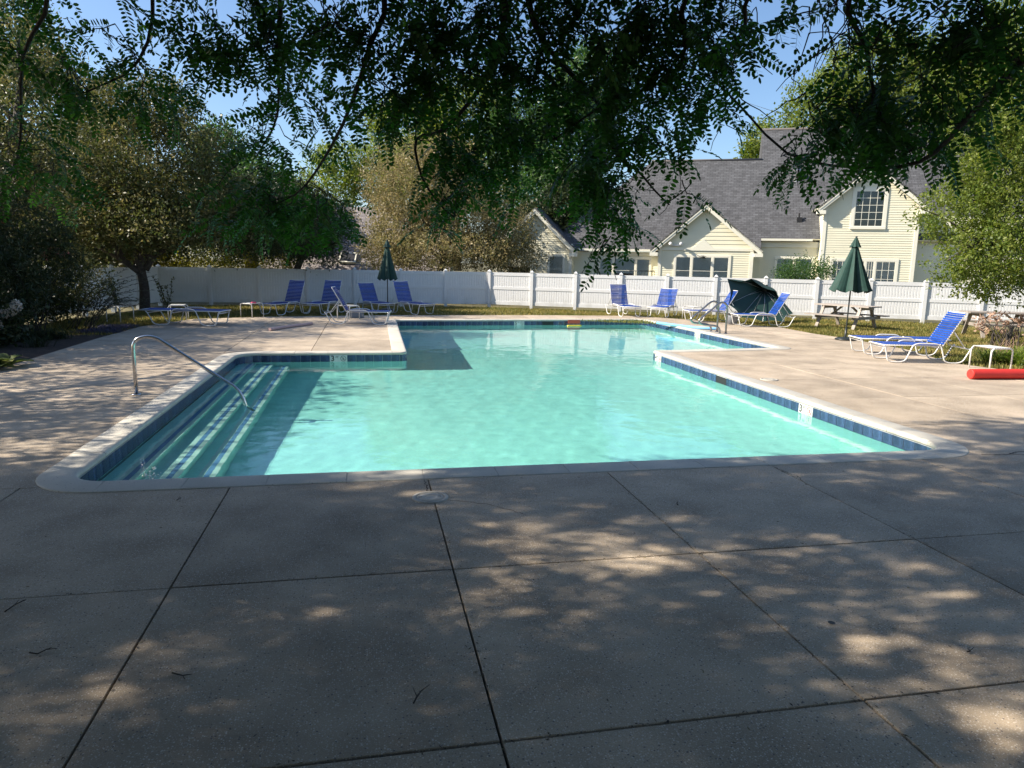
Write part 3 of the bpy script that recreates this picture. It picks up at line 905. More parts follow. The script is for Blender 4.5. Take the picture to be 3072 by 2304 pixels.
# local frame: x along the facade to the right, y away from the pool, z up
def roof_slab(p00, p10, p11, p01, parent, name='roof', mt='shingle', th=.09):
    """p00-p10 eave, p01-p11 ridge"""
    P = [Vector(p) for p in (p00, p10, p11, p01)]
    nrm = (P[1] - P[0]).cross(P[3] - P[0]).normalized()
    vs = [p for p in P] + [p - nrm * th for p in P]
    me = bpy.data.meshes.new(name)
    me.from_pydata([v[:] for v in vs], [], [(0, 1, 2, 3), (7, 6, 5, 4), (0, 4, 5, 1), (1, 5, 6, 2), (2, 6, 7, 3), (3, 7, 4, 0)])
    me.materials.append(M[mt]); me.materials.append(M['trim'])
    for i in range(2, 6): me.polygons[i].material_index = 1 if i == 2 else 0
    uv = me.uv_layers.new(name='UVMap')
    ex = (P[1] - P[0]).normalized(); ey = nrm.cross(ex)
    for lp_ in me.loops:
        v = me.vertices[lp_.vertex_index].co; uv.data[lp_.index].uv = (v.dot(ex), v.dot(ey))
    return link(bpy.data.objects.new(name, me), parent)
def siding(x0, x1, y, z0, z1, parent, gable=None, row=.115, name='siding', single=False):
    """rows of lapped boards facing -y; gable=(xc,zpeak,zeave,xl,xr) trims the rows"""
    k = int(math.ceil((z1 - z0) / row)); mb = MB(); wall_bd = []
    for i in range(k):
        a, b = z0 + i * row, min(z0 + (i + 1) * row, z1)
        xa, xb = x0, x1; xa2, xb2 = x0, x1
        if gable:
            xc, zp, ze, xl, xr = gable
            def lim(z):
                if z <= ze: return xl, xr
                t = min(1, (z - ze) / (zp - ze)); return xl + (xc - xl) * t, xr + (xc - xr) * t
            l1, r1 = lim(a); l2, r2 = lim(b)
            xa, xb = max(x0, l1), min(x1, r1); xa2, xb2 = max(x0, l2), min(x1, r2)
            if xb - xa < .02: continue
        tgt = MB() if single else mb
        tgt.add([(xa, y - .022, a), (xb, y - .022, a), (xb2, y - .004, b), (xa2, y - .004, b), (xa, y + .01, a), (xb, y + .01, a), (xb2, y + .01, b), (xa2, y + .01, b)], [(0, 1, 2, 3), (4, 5, 1, 0), (7, 6, 5, 4)])
        if single: tgt.build('clapboard', M['siding'], parent)
    if not single:
        mb.build(name, M['siding'], parent)
def side_wall(x, y0, y1, z0, z1, parent, s_=1):
    mb = MB(); row = .115; k = int((z1 - z0) / row) + 1
    for i in range(k):
        a, b = z0 + i * row, min(z1, z0 + (i + 1) * row)
        mb.add([(x + s_ * .022, y0, a), (x + s_ * .022, y1, a), (x + s_ * .004, y1, b), (x + s_ * .004, y0, b), (x - s_ * .01, y0, a), (x - s_ * .01, y1, a)], [(0, 1, 2, 3), (4, 5, 1, 0)])
    mb.build('side_siding', M['siding'], parent)
def window(parent, xs, z0, z1, y, style='blind', cas=.10, grid=(1, 2), sill=True):
    """xs: list of (x0,x1) panes sharing one casing"""
    e_ = empty('window', (0, 0, 0), 0, parent)
    X0, X1 = xs[0][0] - cas, xs[-1][1] + cas
    mb = MB(); yf = y - .055
    mb.box(X0, X1, yf, y + .01, z1, z1 + cas); mb.box(X0, X1, yf - (.03 if sill else 0), y + .01, z0 - cas * .8, z0)
    mb.box(X0, xs[0][0], yf, y + .01, z0 + .001, z1 - .001); mb.box(xs[-1][1], X1, yf, y + .01, z0 + .001, z1 - .001)
    for i in range(len(xs) - 1): mb.box(xs[i][1], xs[i + 1][0], yf, y + .01, z0 + .001, z1 - .001)
    mb.build('casing', M['trim'], e_)
    for i, (a, b) in enumerate(xs):
        st = style[i] if isinstance(style, (list, tuple)) else style
        mb = MB(); mb.box(a, b, y - .026, y - .022, z0, z1)  # black panel stands in for the unlit room behind the glass
        if st == 'dark': mb.build('dark_panel', M['black'], e_)
        else:
            mb2 = MB(); zb = z0 + (z1 - z0) * (.0 if st == 'full' else .10 if st == 'blind' else .38)
            mb.build('dark_panel', M['black'], e_)
            kk = max(4, int((z1 - zb) / .05))
            for j in range(kk): mb2.box(a + .02, b - .02, y - .033, y - .028, zb + (z1 - zb) * (j + .08) / kk, zb + (z1 - zb) * (j + 1) / kk)
            mb2.build('blind', M['blind'], e_)
        mb = MB(); mb.box(a, b, y - .040, y - .037, z0, z1); mb.build('pane', M['glass'], e_)
        mb = MB(); gx, gz_ = grid; t = .022
        mb.box(a, a + .03, yf + .006, y - .042, z0, z1); mb.box(b - .03, b, yf + .006, y - .042, z0, z1)
        mb.box(a + .03, b - .03, yf + .006, y - .042, z0, z0 + .035); mb.box(a + .03, b - .03, yf + .006, y - .042, z1 - .03, z1)
        for k in range(1, gx): xx = a + (b - a) * k / gx; mb.box(xx - t / 2, xx + t / 2, yf + .008, y - .043, z0 + .035, z1 - .03)
        for k in range(1, gz_): zz = z0 + (z1 - z0) * k / gz_; mb.box(a + .03, b - .03, yf + .010, y - .044, zz - t / 2, zz + t / 2)
        mb.build('sash', M['trim'], e_)
    return e_
def rake(parent, xe, ze, xc, zp, y, wd=.24, name='rake_board'):
    """barge board from eave (xe,ze) up to peak (xc,zp)"""
    mb = MB(); d = Vector((xc - xe, 0, zp - ze)).normalized(); nn = Vector((d.z, 0, -d.x)); nn = -nn if nn.z > 0 else nn
    for (yy0, yy1, w0, w1) in ((y - .06, y, 0, wd * .55), (y - .035, y + .0, wd * .55, wd)):
        a0, a1 = Vector((xe, 0, ze)) + nn * w0, Vector((xe, 0, ze)) + nn * w1
        # cut plumb at the peak
        def top(w_): return Vector((xc, 0, zp - w_ / max(.2, abs(d.x))))
        b0, b1 = top(w0), top(w1)
        vs = [(p.x, yy, p.z) for yy in (yy0, yy1) for p in (a0, b0, b1, a1)]
        mb.add(vs, [(0, 1, 2, 3), (7, 6, 5, 4), (0, 4, 5, 1), (1, 5, 6, 2), (2, 6, 7, 3), (3, 7, 4, 0)])
    mb.build(name, M['trim'], parent)

HG = gz
# main wall sections
siding(-8.2, -2.5, 9.3, HG, 2.62, house)
siding(2.4, 6.0, 10.0, HG, 3.2, house)
mb = MB(); mb.box(-8.2, -2.4, 9.24, 9.31, 2.45, 2.62); mb.build('frieze_board', M['trim'], house)
mb = MB(); mb.box(2.5, 5.7, 9.90, 9.99, 3.0, 3.3); mb.build('frieze_board', M['trim'], house)
# main roof: eave line y=9.0 z=2.72, slope 1.07
def rz_(y): return 2.76 + 1.04 * (y - 9.0)
roof_slab((-9.2, 9.0, rz_(9.0)), (2.7, 9.0, rz_(9.0)), (2.7, 14.1, rz_(14.1)), (-3.6, 14.1, rz_(14.1)), house)
roof_slab((2.7, 9.65, rz_(9.65)), (16, 9.65, rz_(9.65)), (16, 16.0, rz_(16.0)), (2.7, 16.0, rz_(16.0)), house)
roof_slab((-3.6, 14.1, rz_(14.1)), (-3.6, 18, 4.0), (-8, 16, 2.8), (-9.2, 9.0, 2.76), house)
mb = MB(); mb.box(2.72, 15.9, 10.2, 21.5, HG, 2.7); mb.box(-8.1, 2.69, 9.5, 15, HG, 2.6); mb.build('rear_wall', M['siding'], house)
mb = MB(); mb.add([(2.7, 10.1, 2.7), (2.7, 16, rz_(15.95)), (2.7, 22, 2.7)], [(0, 1, 2)]); mb.build('cheek_wall', M['cheek'], house)
mb = MB(); mb.box(2.7, 5.25, 9.56, 9.66, 3.32, 3.43); mb.build('gutter', M['trim'], house)
mb = MB(); mb.box(-7.0, -2.95, 8.9, 9.0, 2.66, 2.77); mb.build('gutter', M['trim'], house)
roof_slab((16, 22, 2.9), (2.7, 22, 2.9), (2.7, 16.0, rz_(16.0)), (16, 16.0, rz_(16.0)), house)
mb = MB(); mb.tube([(-3.6, 14.1, rz_(14.1) + .02), (2.7, 14.1, rz_(14.1) + .02)], .07, 6); mb.tube([(2.7, 16.0, rz_(16) + .02), (16, 16, rz_(16) + .02)], .07, 6); mb.build('ridge_cap', M['shingle2'], house)
# vent pipes on roof
mb = MB(); mb.lathe([(.17, 0), (.17, .55), (.24, .58), (.24, .66), (.0, .8)], (4.55, 12.9, rz_(12.9) - .15), 12); mb.build('roof_vent', M['metalgrey'], house)
mb = MB(); mb.box(4.5, 4.75, 10.5, 10.75, rz_(10.5) - .02, rz_(10.5) + .28); mb.lathe([(.05, 0), (.05, .5)], (4.6, 10.6, rz_(10.5)), 8); mb.build('roof_vent', M['black'], house)

def gable(x0, x1, yf, yb, ze, zp, ov, xc=None, board_rows=None, row=.115, oy=.35, eave_drop=0):
    xc = xc if xc is not None else (x0 + x1) / 2
    sl = (zp - ze) / (xc - x0)
    slr = (zp - ze) / (x1 - xc)
    xl, xr = x0 - ov, x1 + ov
    zl, zr = zp - sl * (xc - xl), zp - slr * (xr - xc)
    roof_slab((xl, yb, zl), (xl, yf - oy, zl), (xc, yf - oy, zp), (xc, yb, zp), house)
    roof_slab((xr, yf - oy, zr), (xr, yb, zr), (xc, yb, zp), (xc, yf - oy, zp), house)
    rake(house, xl, zl - .01, xc, zp - .01, yf - oy + .06); rake(house, xr, zr - .01, xc, zp - .01, yf - oy + .06)
    # soffits and returns
    mb = MB()
    for (xe, zz, sg) in ((xl, zl, 1), (xr, zr, -1)):
        mb.box(xe, xe + sg * .42, yf - oy + .0, yf - .03, zz - .30, zz - .12)
    for (xe, zz, xp) in ((xl, zl, xc), (xr, zr, xc)):
        mb.add([(xe, yf - oy + .07, zz - .10), (xe, yf - .03, zz - .10), (xp, yf - .03, zp - .12), (xp, yf - oy + .07, zp - .12)], [(0, 1, 2, 3)])
    mb.build('soffit', M['trim'], house)
    for (ca, cb) in ((x0 - .03, x0 + .14), (x1 - .14, x1 + .03)):
        mb = MB(); mb.box(ca, cb, yf - .045, yf + .05, HG, ze + .05); mb.build('corner_board', M['trim'], house)
    side_wall(x0, yf, yb, HG, ze, house, -1); side_wall(x1, yf, yb, HG, ze, house, 1)
    mb = MB(); mb.poly([(x0 + .01, yf + .012, HG), (x1 - .01, yf + .012, HG), (x1 - .01, yf + .012, ze), (xc, yf + .012, zp - .05), (x0 + .01, yf + .012, ze)]); mb.build('sheathing', M['siding'], house)
    return xc, zp, ze

# middle gable: lower narrow boards, upper wide boards
gable(-2.5, 2.25, 8.0, 13.0, 3.12, 5.14, .46, xc=-.2)
siding(-2.5, 2.25, 8.0, HG, 2.72, house)
siding(-2.5, 2.25, 8.0, 2.86, 5.08, house, gable=(-.2, 5.09, 3.10, -2.5, 2.25), row=.205, single=True)
mb = MB(); mb.box(-2.5, 2.25, 7.945, 8.0, 2.72, 2.86); mb.build('frieze_board', M['trim'], house)
window(house, [(-1.60, -.84), (-.74, .22), (.32, 1.08)], .95, 2.40, 8.0, 'blind', .11, (1, 2))
mb = MB(); mb.add([(-.92, 7.94, 2.72), (.42, 7.94, 2.72), (-.25, 7.94, 3.32), (-.92, 8, 2.72), (.42, 8, 2.72), (-.25, 8, 3.32)], [(0, 1, 2), (0, 3, 4, 1), (1, 4, 5, 2), (2, 5, 3, 0)]); mb.build('window_pediment', M['trim'], house)
# flood lights with two heads
fl = tag(empty('flood_light', HO + U * (-1.62) + NB * 7.9 + Vector((0, 0, 2.98)), HA), 'white twin flood light on the middle gable of the cream house', 'light')
mb = MB(); mb.box(-.2, .2, -.02, .05, -.03, .05); mb.build('mounting_plate', M['tube'], fl)
for sx in (-.24, .2):
    mb = MB(); mb.lathe([(.03, 0), (.085, .13), (.085, .2), (.0, .2)], (0, 0, 0), 10); o = mb.build('lamp_head', M['tube'], fl); o.location = (sx, -.06, .02); o.rotation_euler = (radians(70), 0, radians(-20 if sx < 0 else 20))
fl2 = tag(empty('wall_lamp', HO + U * (-.25) + NB * 7.88 + Vector((0, 0, 2.42)), HA), 'small dark bracket lamp above the middle windows of the cream house', 'lamp')
mb = MB(); mb.tube(smooth_path([(-.3, 0, .1), (-.15, -.06, .0), (0, -.08, .04), (.2, -.06, -.02)], 4), .012, 6); mb.build('bracket', M['pole'], fl2)
mb = MB(); mb.lathe([(0, 0), (.10, -.03), (.12, -.08), (0, -.1)], (.02, -.08, .02), 10); mb.build('lamp_shade', M['pole'], fl2)
# left section windows
window(house, [(-5.80, -5.1), (-4.98, -3.85), (-3.76, -3.05)], .95, 2.25, 9.3, ['blind', 'part', 'blind'], .10, (1, 2))
window(house, [(-7.95, -7.6)], .6, 2.25, 9.3, 'dark', .08, (1, 1))
# right recess window
window(house, [(3.60, 4.42), (4.54, 5.36)], 1.0, 2.42, 10.0, 'full', .11, (1, 2))
# right wing
gable(5.65, 10.05, 9.2, 14.5, 5.32, 7.2, .40, xc=7.78)
siding(5.65, 10.05, 9.2, HG, 7.12, house, gable=(7.78, 7.15, 5.30, 5.65, 10.05), row=.118)
window(house, [(7.06, 8.39)], 4.06, 5.82, 9.2, 'dark', .16, (4, 5))
window(house, [(6.25, 6.95), (7.05, 7.75), (7.85, 8.2), (8.3, 9.2)], 1.0, 2.34, 9.2, ['full', 'full', 'full', 'full'], .13, (3, 3))
# left gable
gable(-11.7, -7.3, 8.6, 13, 2.95, 4.95, .35, xc=-9.35)
siding(-11.7, -7.3, 8.6, HG, 4.9, house, gable=(-9.35, 4.92, 2.95, -11.7, -7.3), row=.118)
window(house, [(-8.55, -7.75)], .9, 2.32, 8.6, 'blind', .10, (1, 2))
window(house, [(-10.9, -9.6)], .9, 1.7, 8.6, 'dark', .10, (2, 1))
# right neighbour roof beyond the wing (dark)
mb = MB(); mb.box(10.06, 15, 10.0, 14, HG, 4.6); mb.build('side_wing_wall', M['siding'], house)
# deck rail by recess
rl = tag(empty('balcony_rail', HO + U * (-3.3) + NB * 6.9, HA), 'dark metal rail between the fence and the cream house windows', 'railing')
mb = MB(); mb.tube([(-.6, 0, 1.62), (.7, 0, 1.62)], .025, 6); mb.tube([(-.6, 0, .5), (.7, 0, .5)], .02, 6); mb.build('top_rail', M['pole'], rl)
for x in np.linspace(-.6, .7, 9):
    mb = MB(); mb.tube([(x, 0, gz), (x, 0, 1.61)], .012, 6); mb.build('baluster', M['pole'], rl)

# far grey house on the left
fh = empty('grey_roofed_house', (-1.5, 44, 0), radians(-12))
tag(fh, 'distant house with brownish grey roof and skylight between the left trees', 'house')
mb = MB(); mb.box(-4, 6, 0, 8, gz, 1.7); mb.build('wall', M['siding'], fh)
rf = roof_slab((-4.5, -.4, 1.3), (6.5, -.4, 1.3), (6.5, 4, 5.2), (-4.5, 4, 5.2), fh, mt='shingle2')
roof_slab((6.5, 8.4, 1.3), (-4.5, 8.4, 1.3), (-4.5, 4, 5.2), (6.5, 4, 5.2), fh, mt='shingle2')
sk = empty('skylight', (.4, .25, 1.95), 0, fh); sk.rotation_euler = (radians(41.5), 0, 0)
mb = MB(); mb.box(-.5, .5, -.42, .42, 0, .12); mb.build('skylight_frame', M['trim'], sk)
mb = MB(); mb.box(-.42, .42, -.34, .34, .12, .13); mb.build('pane', M['black'], sk)

# ================================================================== TREES
G_B = 'trees beyond the fence'
tree('crabapple_tree', 'dark-trunked crabapple with olive-brown leaves in front of the shaded fence', 'tree', (-7.87, 28.04, gz),
     [(-7.87, 28.04, gz), (-7.84, 28.04, .8), (-7.9, 28.04, 1.5), (-7.75, 28.0, 2.2)],
     [(-7.7, 28.2, 5.4, 3.0, 2.0), (-9.8, 27.8, 3.8, 2.2, 1.3), (-5.9, 28.0, 3.9, 1.9, 1.3), (-7.6, 28.3, 7.0, 1.6, 1.1), (-8.8, 27.2, 2.9, 1.8, .6), (-6.6, 26.9, 3.2, 1.9, .8), (-4.9, 28.8, 3.3, 1.3, .9), (-10.6, 27.0, 2.6, 1.5, .8), (-7.2, 27.0, 2.65, 2.2, .45)],
     66000, .125, .065, L_CRAB, .15, seed=3, fill=.3, clump=1.0)
# low limbs of the crabapple that show against the fence
tr = [o for o in COL.objects if o.name == 'crabapple_tree'][0]
mb = MB()
for pl in ([(-.0, 0, 1.35), (-.5, -.05, 1.75), (-1.1, -.1, 2.15), (-2.0, -.2, 2.6)], [(-.05, 0, 1.6), (-.15, 0, 2.1), (.1, 0, 2.8)], [(.1, 0, 1.5), (.45, .05, 2.1), (.7, .1, 2.7)], [(-.6, -.1, 1.85), (-.9, -.1, 2.5), (-1.6, -.2, 3.1)], [(.2, 0, 1.9), (.9, 0, 2.3), (1.7, .1, 2.9)]):
    mb.tube(smooth_path(pl, 4), [.13 * (1 - .55 * i / (4 * (len(pl) - 1))) for i in range(4 * (len(pl) - 1) + 1)], 8)
mb.build('limb', M['bark'], tr)
tree('drooping_crabapple', 'dark drooping crabapple whose leaves hang over the middle of the shaded fence', 'tree', (-3.1, 32.6, gz),
     [(-3.1, 32.6, gz), (-3.0, 32.5, 1.2), (-2.7, 32.3, 2.0)],
     [(-3.50, 31.3, 3.0, 2.44, .94), (-1.87, 31.4, 3.42, 1.34, 1.0), (-4.89, 31.0, 2.5, 1.8, .5), (-2.0, 30.8, 2.05, 1.2, .33), (-3.6, 31.6, 4.2, 1.8, .8)],
     34000, .10, .05, L_DARK, .16, G_B, seed=5)
tree('russet_tree', 'tall russet-leaved tree rising above the left hedge of shrubs', 'tree', (-10.2, 22.5, gz),
     [(-10.2, 22.5, gz), (-10.1, 22.5, 1.5), (-9.9, 22.6, 2.6)],
     [(-9.3, 23.25, 5.4, 1.42, 1.9), (-9.4, 23.6, 7.6, 1.16, 1.16), (-9.4, 21.8, 3.6, 1.2, 1.35), (-8.7, 22.8, 4.1, .9, 1.0), (-11.5, 20.5, 5.0, 2.2, 2.2), (-12, 17, 4.8, 2.2, 1.8)],
     40000, .10, .05, L_CRAB, .2, seed=6, fill=.4)
tree('russet_tree', 'round russet-brown crabapple behind the fence between the dark umbrella and the house', 'tree', (3.6, 37.2, gz),
     [(3.6, 37.2, gz), (3.7, 37.2, 1.2), (3.9, 37.2, 2.0)],
     [(2.61, 38.4, 5.5, 2.6, 2.2), (4.94, 37.7, 4.2, 2.6, 1.9), (1.6, 37.2, 3.5, 1.7, 1.4), (7.1, 36.4, 3.3, 1.5, 1.2), (4.0, 38.4, 6.9, 1.8, 1.0), (3.6, 37, 2.4, 3.6, .9), (7.4, 36.4, 2.1, 1.5, .8), (1.2, 36.8, 2.2, 1.5, .8)],
     95000, .11, .055, L_RUSS, .2, G_B, seed=7, fill=.4, clump=.9)
tree('yellow_green_bush', 'sunlit yellow-green bush glowing above the shaded fence right of the trunk', 'bush', (-8.9, 39.1, gz),
     [(-8.9, 39.1, gz), (-8.9, 39.1, .6), (-8.9, 39.1, 1.0)], [(-8.9, 39.1, 2.2, 3.4, 1.1), (-5.4, 39.8, 2.0, 2.0, .9)], 16000, .12, .07, L_YEL, .08, G_B, seed=8)
BGT = [
 ('shade_tree', 'tall dark green tree filling the upper left behind the crabapple', (-15, 38, 0), [(-14.2, 37.5, 8.2, 3.0, 2.6), (-16.8, 36, 10.6, 3.4, 3.0), (-18, 34, 7, 3, 2.6), (-12.5, 38.5, 5.5, 2.6, 2.0)], 30000, L_MID),
 ('locust_tree', 'tall feathery green tree left of the cream house ridge', (13.2, 48, 0), [(13.21, 47.5, 9.8, 3.2, 3.1), (15.05, 48.6, 13.6, 2.7, 2.6), (11.73, 46, 6.2, 2.4, 2.0), (10.22, 49, 9.9, 2.4, 2.7), (13.5, 47, 5.5, 2.6, 1.8)], 42000, L_MID),
 ('shade_tree', 'broad mid-green tree directly behind the russet crabapple', (5.5, 56, 0), [(7.4, 55, 12.3, 3.7, 2.6), (3.2, 57, 11.6, 3.1, 2.0), (5.4, 55, 8.5, 4.0, 2.5), (8.6, 54, 7.5, 2.6, 2.4)], 36000, L_GREEN),
 ('shade_tree', 'low hazy green tree far off below the sky gap left of centre', (-1.0, 64, 0), [(-1.0, 64, 9.9, 3.4, 1.2), (1.8, 63, 8.2, 3.2, 1.6), (-3.2, 63, 7.4, 2.8, 1.7)], 16000, L_GREEN),
 ('shade_tree', 'dark mid-green tree behind the right side of the trunked crabapple', (-7.5, 49, 0), [(-9.06, 49.6, 8.0, 1.9, 1.9), (-6.4, 47.6, 5.6, 2.3, 1.9), (-8.4, 48, 4.5, 2.4, 1.8)], 20000, L_MID),
 ('maple_tree', 'large light-green tree rising behind the cream house roof at its highest', (38, 53, 0), [(35.0, 52, 14.0, 3.2, 2.4), (39.6, 52.6, 16.8, 4.2, 3.2), (37, 52, 11.5, 4.0, 2.8)], 36000, L_GREEN),
 ('maple_tree', 'small light-green tree top showing beside the step in the house ridge', (28.6, 50.5, 0), [(28.8, 49.6, 10.7, 1.6, 1.5), (29.6, 50.5, 9, 2.4, 1.7)], 9000, L_GREEN),
 ('maple_tree', 'tall green tree behind the house, mostly hidden by the near tree', (42, 50, 0), [(41.6, 49.7, 14.5, 3.4, 3.2), (43, 48, 10, 3.6, 3.2)], 22000, L_GREEN),
 ('hedge_tree', 'dark evergreen mass between the russet crabapple and the left house gable', (11.5, 43, 0), [(10.39, 42.5, 3.9, 1.9, 1.6), (12.3, 42.3, 5.3, 1.6, 1.5), (9.0, 42, 2.6, 1.6, 1.4)], 16000, L_DARK),
 ('hedge_tree', 'dark leafy tree behind the fence left of the trunked crabapple', (-10.9, 37, 0), [(-10.9, 36.6, 2.9, 2.4, 1.2), (-12.6, 34.5, 4.2, 2.2, 1.9), (-11.5, 33, 2.3, 1.6, 1.0)], 20000, L_CRAB),
 ('hedge_tree', 'low dark tree behind the fence left of the grey roofed house', (-6.0, 41, 0), [(-5.2, 41.5, 4.4, 2.3, 1.4), (-3.4, 41.5, 3.6, 1.6, 1.3)], 14000, L_DARK),
]
for (nm, lab, b, bl, n_, lm) in BGT:
    tree(nm, lab, 'tree', (*b[:2], gz), [(b[0], b[1], gz), (b[0] + .1, b[1], 2), (b[0], b[1], 3.2)], bl, n_, .24, .13, lm, .22, G_B, seed=len(lab) + n_, per_sprig=10, sprig_r=.5)
# right tree
tree('birch_tree', 'light-green leafy tree whose low boughs hang over the right end of the fence', 'tree', (19.8, 16.2, gz),
     [(19.8, 16.2, gz), (19.6, 16.3, 1.6), (19.2, 16.4, 3.2)],
     [(15.4, 16.6, 6.0, 1.16, 1.28), (15.3, 15.6, 4.7, 1.05, 1.2), (15.0, 16.0, 3.5, 1.0, .85), (14.9, 15.0, 2.5, 1.05, .62), (15.5, 15.0, 3.5, .9, 1.3), (14.0, 15.4, 2.1, .5, .35), (15.9, 16.2, 6.5, 1.1, 1.05), (17, 17, 7, 2.2, 2), (17.2, 16.5, 4, 1.6, 1.5), (16.2, 15.6, 2.3, 1.2, .6), (14.2, 15.9, 3.3, .6, .5), (15.6, 16.9, 7.0, 1.2, 1.0), (16.8, 16.2, 8.0, 1.4, 1.2), (14.9, 15.1, 1.85, .85, .35), (15.6, 15.4, 1.7, .9, .45), (14.6, 15.2, 5.2, .8, .9)],
     90000, .08, .048, L_GREEN, .16, seed=21, per_sprig=16, sprig_r=.22, up=-.25, fill=.5)
tree('hazel_bush', 'green and pale bush peeping over the fence in front of the cream house', 'bush', (18.9, 28.3, gz), [(18.9, 28.3, gz), (18.9, 28.3, .5), (18.9, 28.3, .9)],
     [(18.75, 28.3, 1.7, 1.0, .38), (18.2, 28.5, 1.6, .6, .3)], 5200, .085, .045, L_MID, .05, G_B, seed=31)

tree('shade_tree', 'leafy tree beside the left flower bed that dapples the left deck with shade', 'tree', (-11.2, 10.0, gz), [(-11.2, 10, gz), (-11.1, 10, 1.6), (-10.9, 10.1, 3.2)],
     [(-10.6, 8.8, 4.2, 1.8, 1.0), (-10.8, 11.6, 4.4, 1.9, 1.1), (-12.6, 10.2, 5.2, 2.0, 1.2), (-9.4, 10.4, 3.6, 1.3, .6), (-10.6, 14.0, 5.0, 1.8, 1.1)], 12000, .13, .07, L_CRAB, .2, seed=33)
# ---------------------------------------------------------------- overhead locust tree
def frond_arrays(seed, pairs=9, Lf=.24, leaf=.050, oval=True):
    r = np.random.default_rng(seed)
    Vs, Fs, Ts = [], [], []
    k = 0
    ts = (np.arange(pairs) + .9) / (pairs + .2)
    def axis(t): return np.array([t * Lf, 0, -.30 * Lf * t * t])
    for i, t in enumerate(list(ts) + [1.0]):
        p = axis(t); d0 = unit(axis(min(1, t + .02)) - axis(t - .03))
        sides = (-1, 1) if i < pairs else (0,)
        for s_ in sides:
            if r.random() < .05: continue
            sz = leaf * (1.0 - .35 * abs(t - .5)) * r.uniform(.85, 1.12)
            d = unit(d0 * (.35 if s_ else 1) + np.array([0, s_ * .95, -.12]) + r.normal(size=3) * .08)
            nrm = unit(np.array([0, 0, 1.]) + r.normal(size=3) * .3)
            sd = unit(np.cross(d, nrm)); up_ = np.cross(sd, d)
            wv = sz * .225
            b = p + d * .002
            if oval:
                pts = [b, b + d * sz * .28 + sd * wv, b + d * sz * .72 + sd * wv * .95, b + d * sz, b + d * sz * .72 - sd * wv * .95, b + d * sz * .28 - sd * wv]
                Vs += pts; Fs.append([k, k + 1, k + 2, k + 3]); Fs.append([k, k + 3, k + 4, k + 5]); k += 6
                Ts += [r.random()] * 6
            else:
                pts = [b, b + d * sz * .5 + sd * wv * 1.15, b + d * sz, b + d * sz * .5 - sd * wv * 1.15]
                Vs += pts; Fs.append([k, k + 1, k + 2, k + 3]); k += 4; Ts += [r.random()] * 4
    # rachis as a thin two-sided strip
    for j in range(4):
        a, b = axis(j / 4), axis((j + 1) / 4); w_ = .0011
        Vs += [a + [0, -w_, 0], b + [0, -w_, 0], b + [0, w_, 0], a + [0, w_, 0]]; Fs.append([k, k + 1, k + 2, k + 3]); k += 4; Ts += [.1] * 4
    return np.array(Vs), np.array(Fs), np.array(Ts)
FR = [frond_arrays(100 + i, pairs=[9, 10, 11, 8, 10, 11][i], Lf=[.23, .26, .30, .20, .27, .29][i]) for i in range(6)]
FRL = [frond_arrays(200 + i, pairs=7, Lf=.23, leaf=.062, oval=False) for i in range(4)]
locust = empty('locust_tree', (-4.2, -2.6, gz))
tag(locust, 'overhanging locust tree with pinnate leaves hanging across the top of the view', 'tree')
LB = Vector(locust.location)
def frame_from(d, roll, r):
    d = d / np.linalg.norm(d)
    up_ = np.array([0, 0, 1.]); s_ = np.cross(up_, d); s_ /= max(1e-6, np.linalg.norm(s_)); u = np.cross(d, s_)
    c, s2 = cos(roll), sin(roll)
    s3 = s_ * c + u * s2; u3 = np.cross(d, s3)
    return np.stack([d, s3, u3], 1)
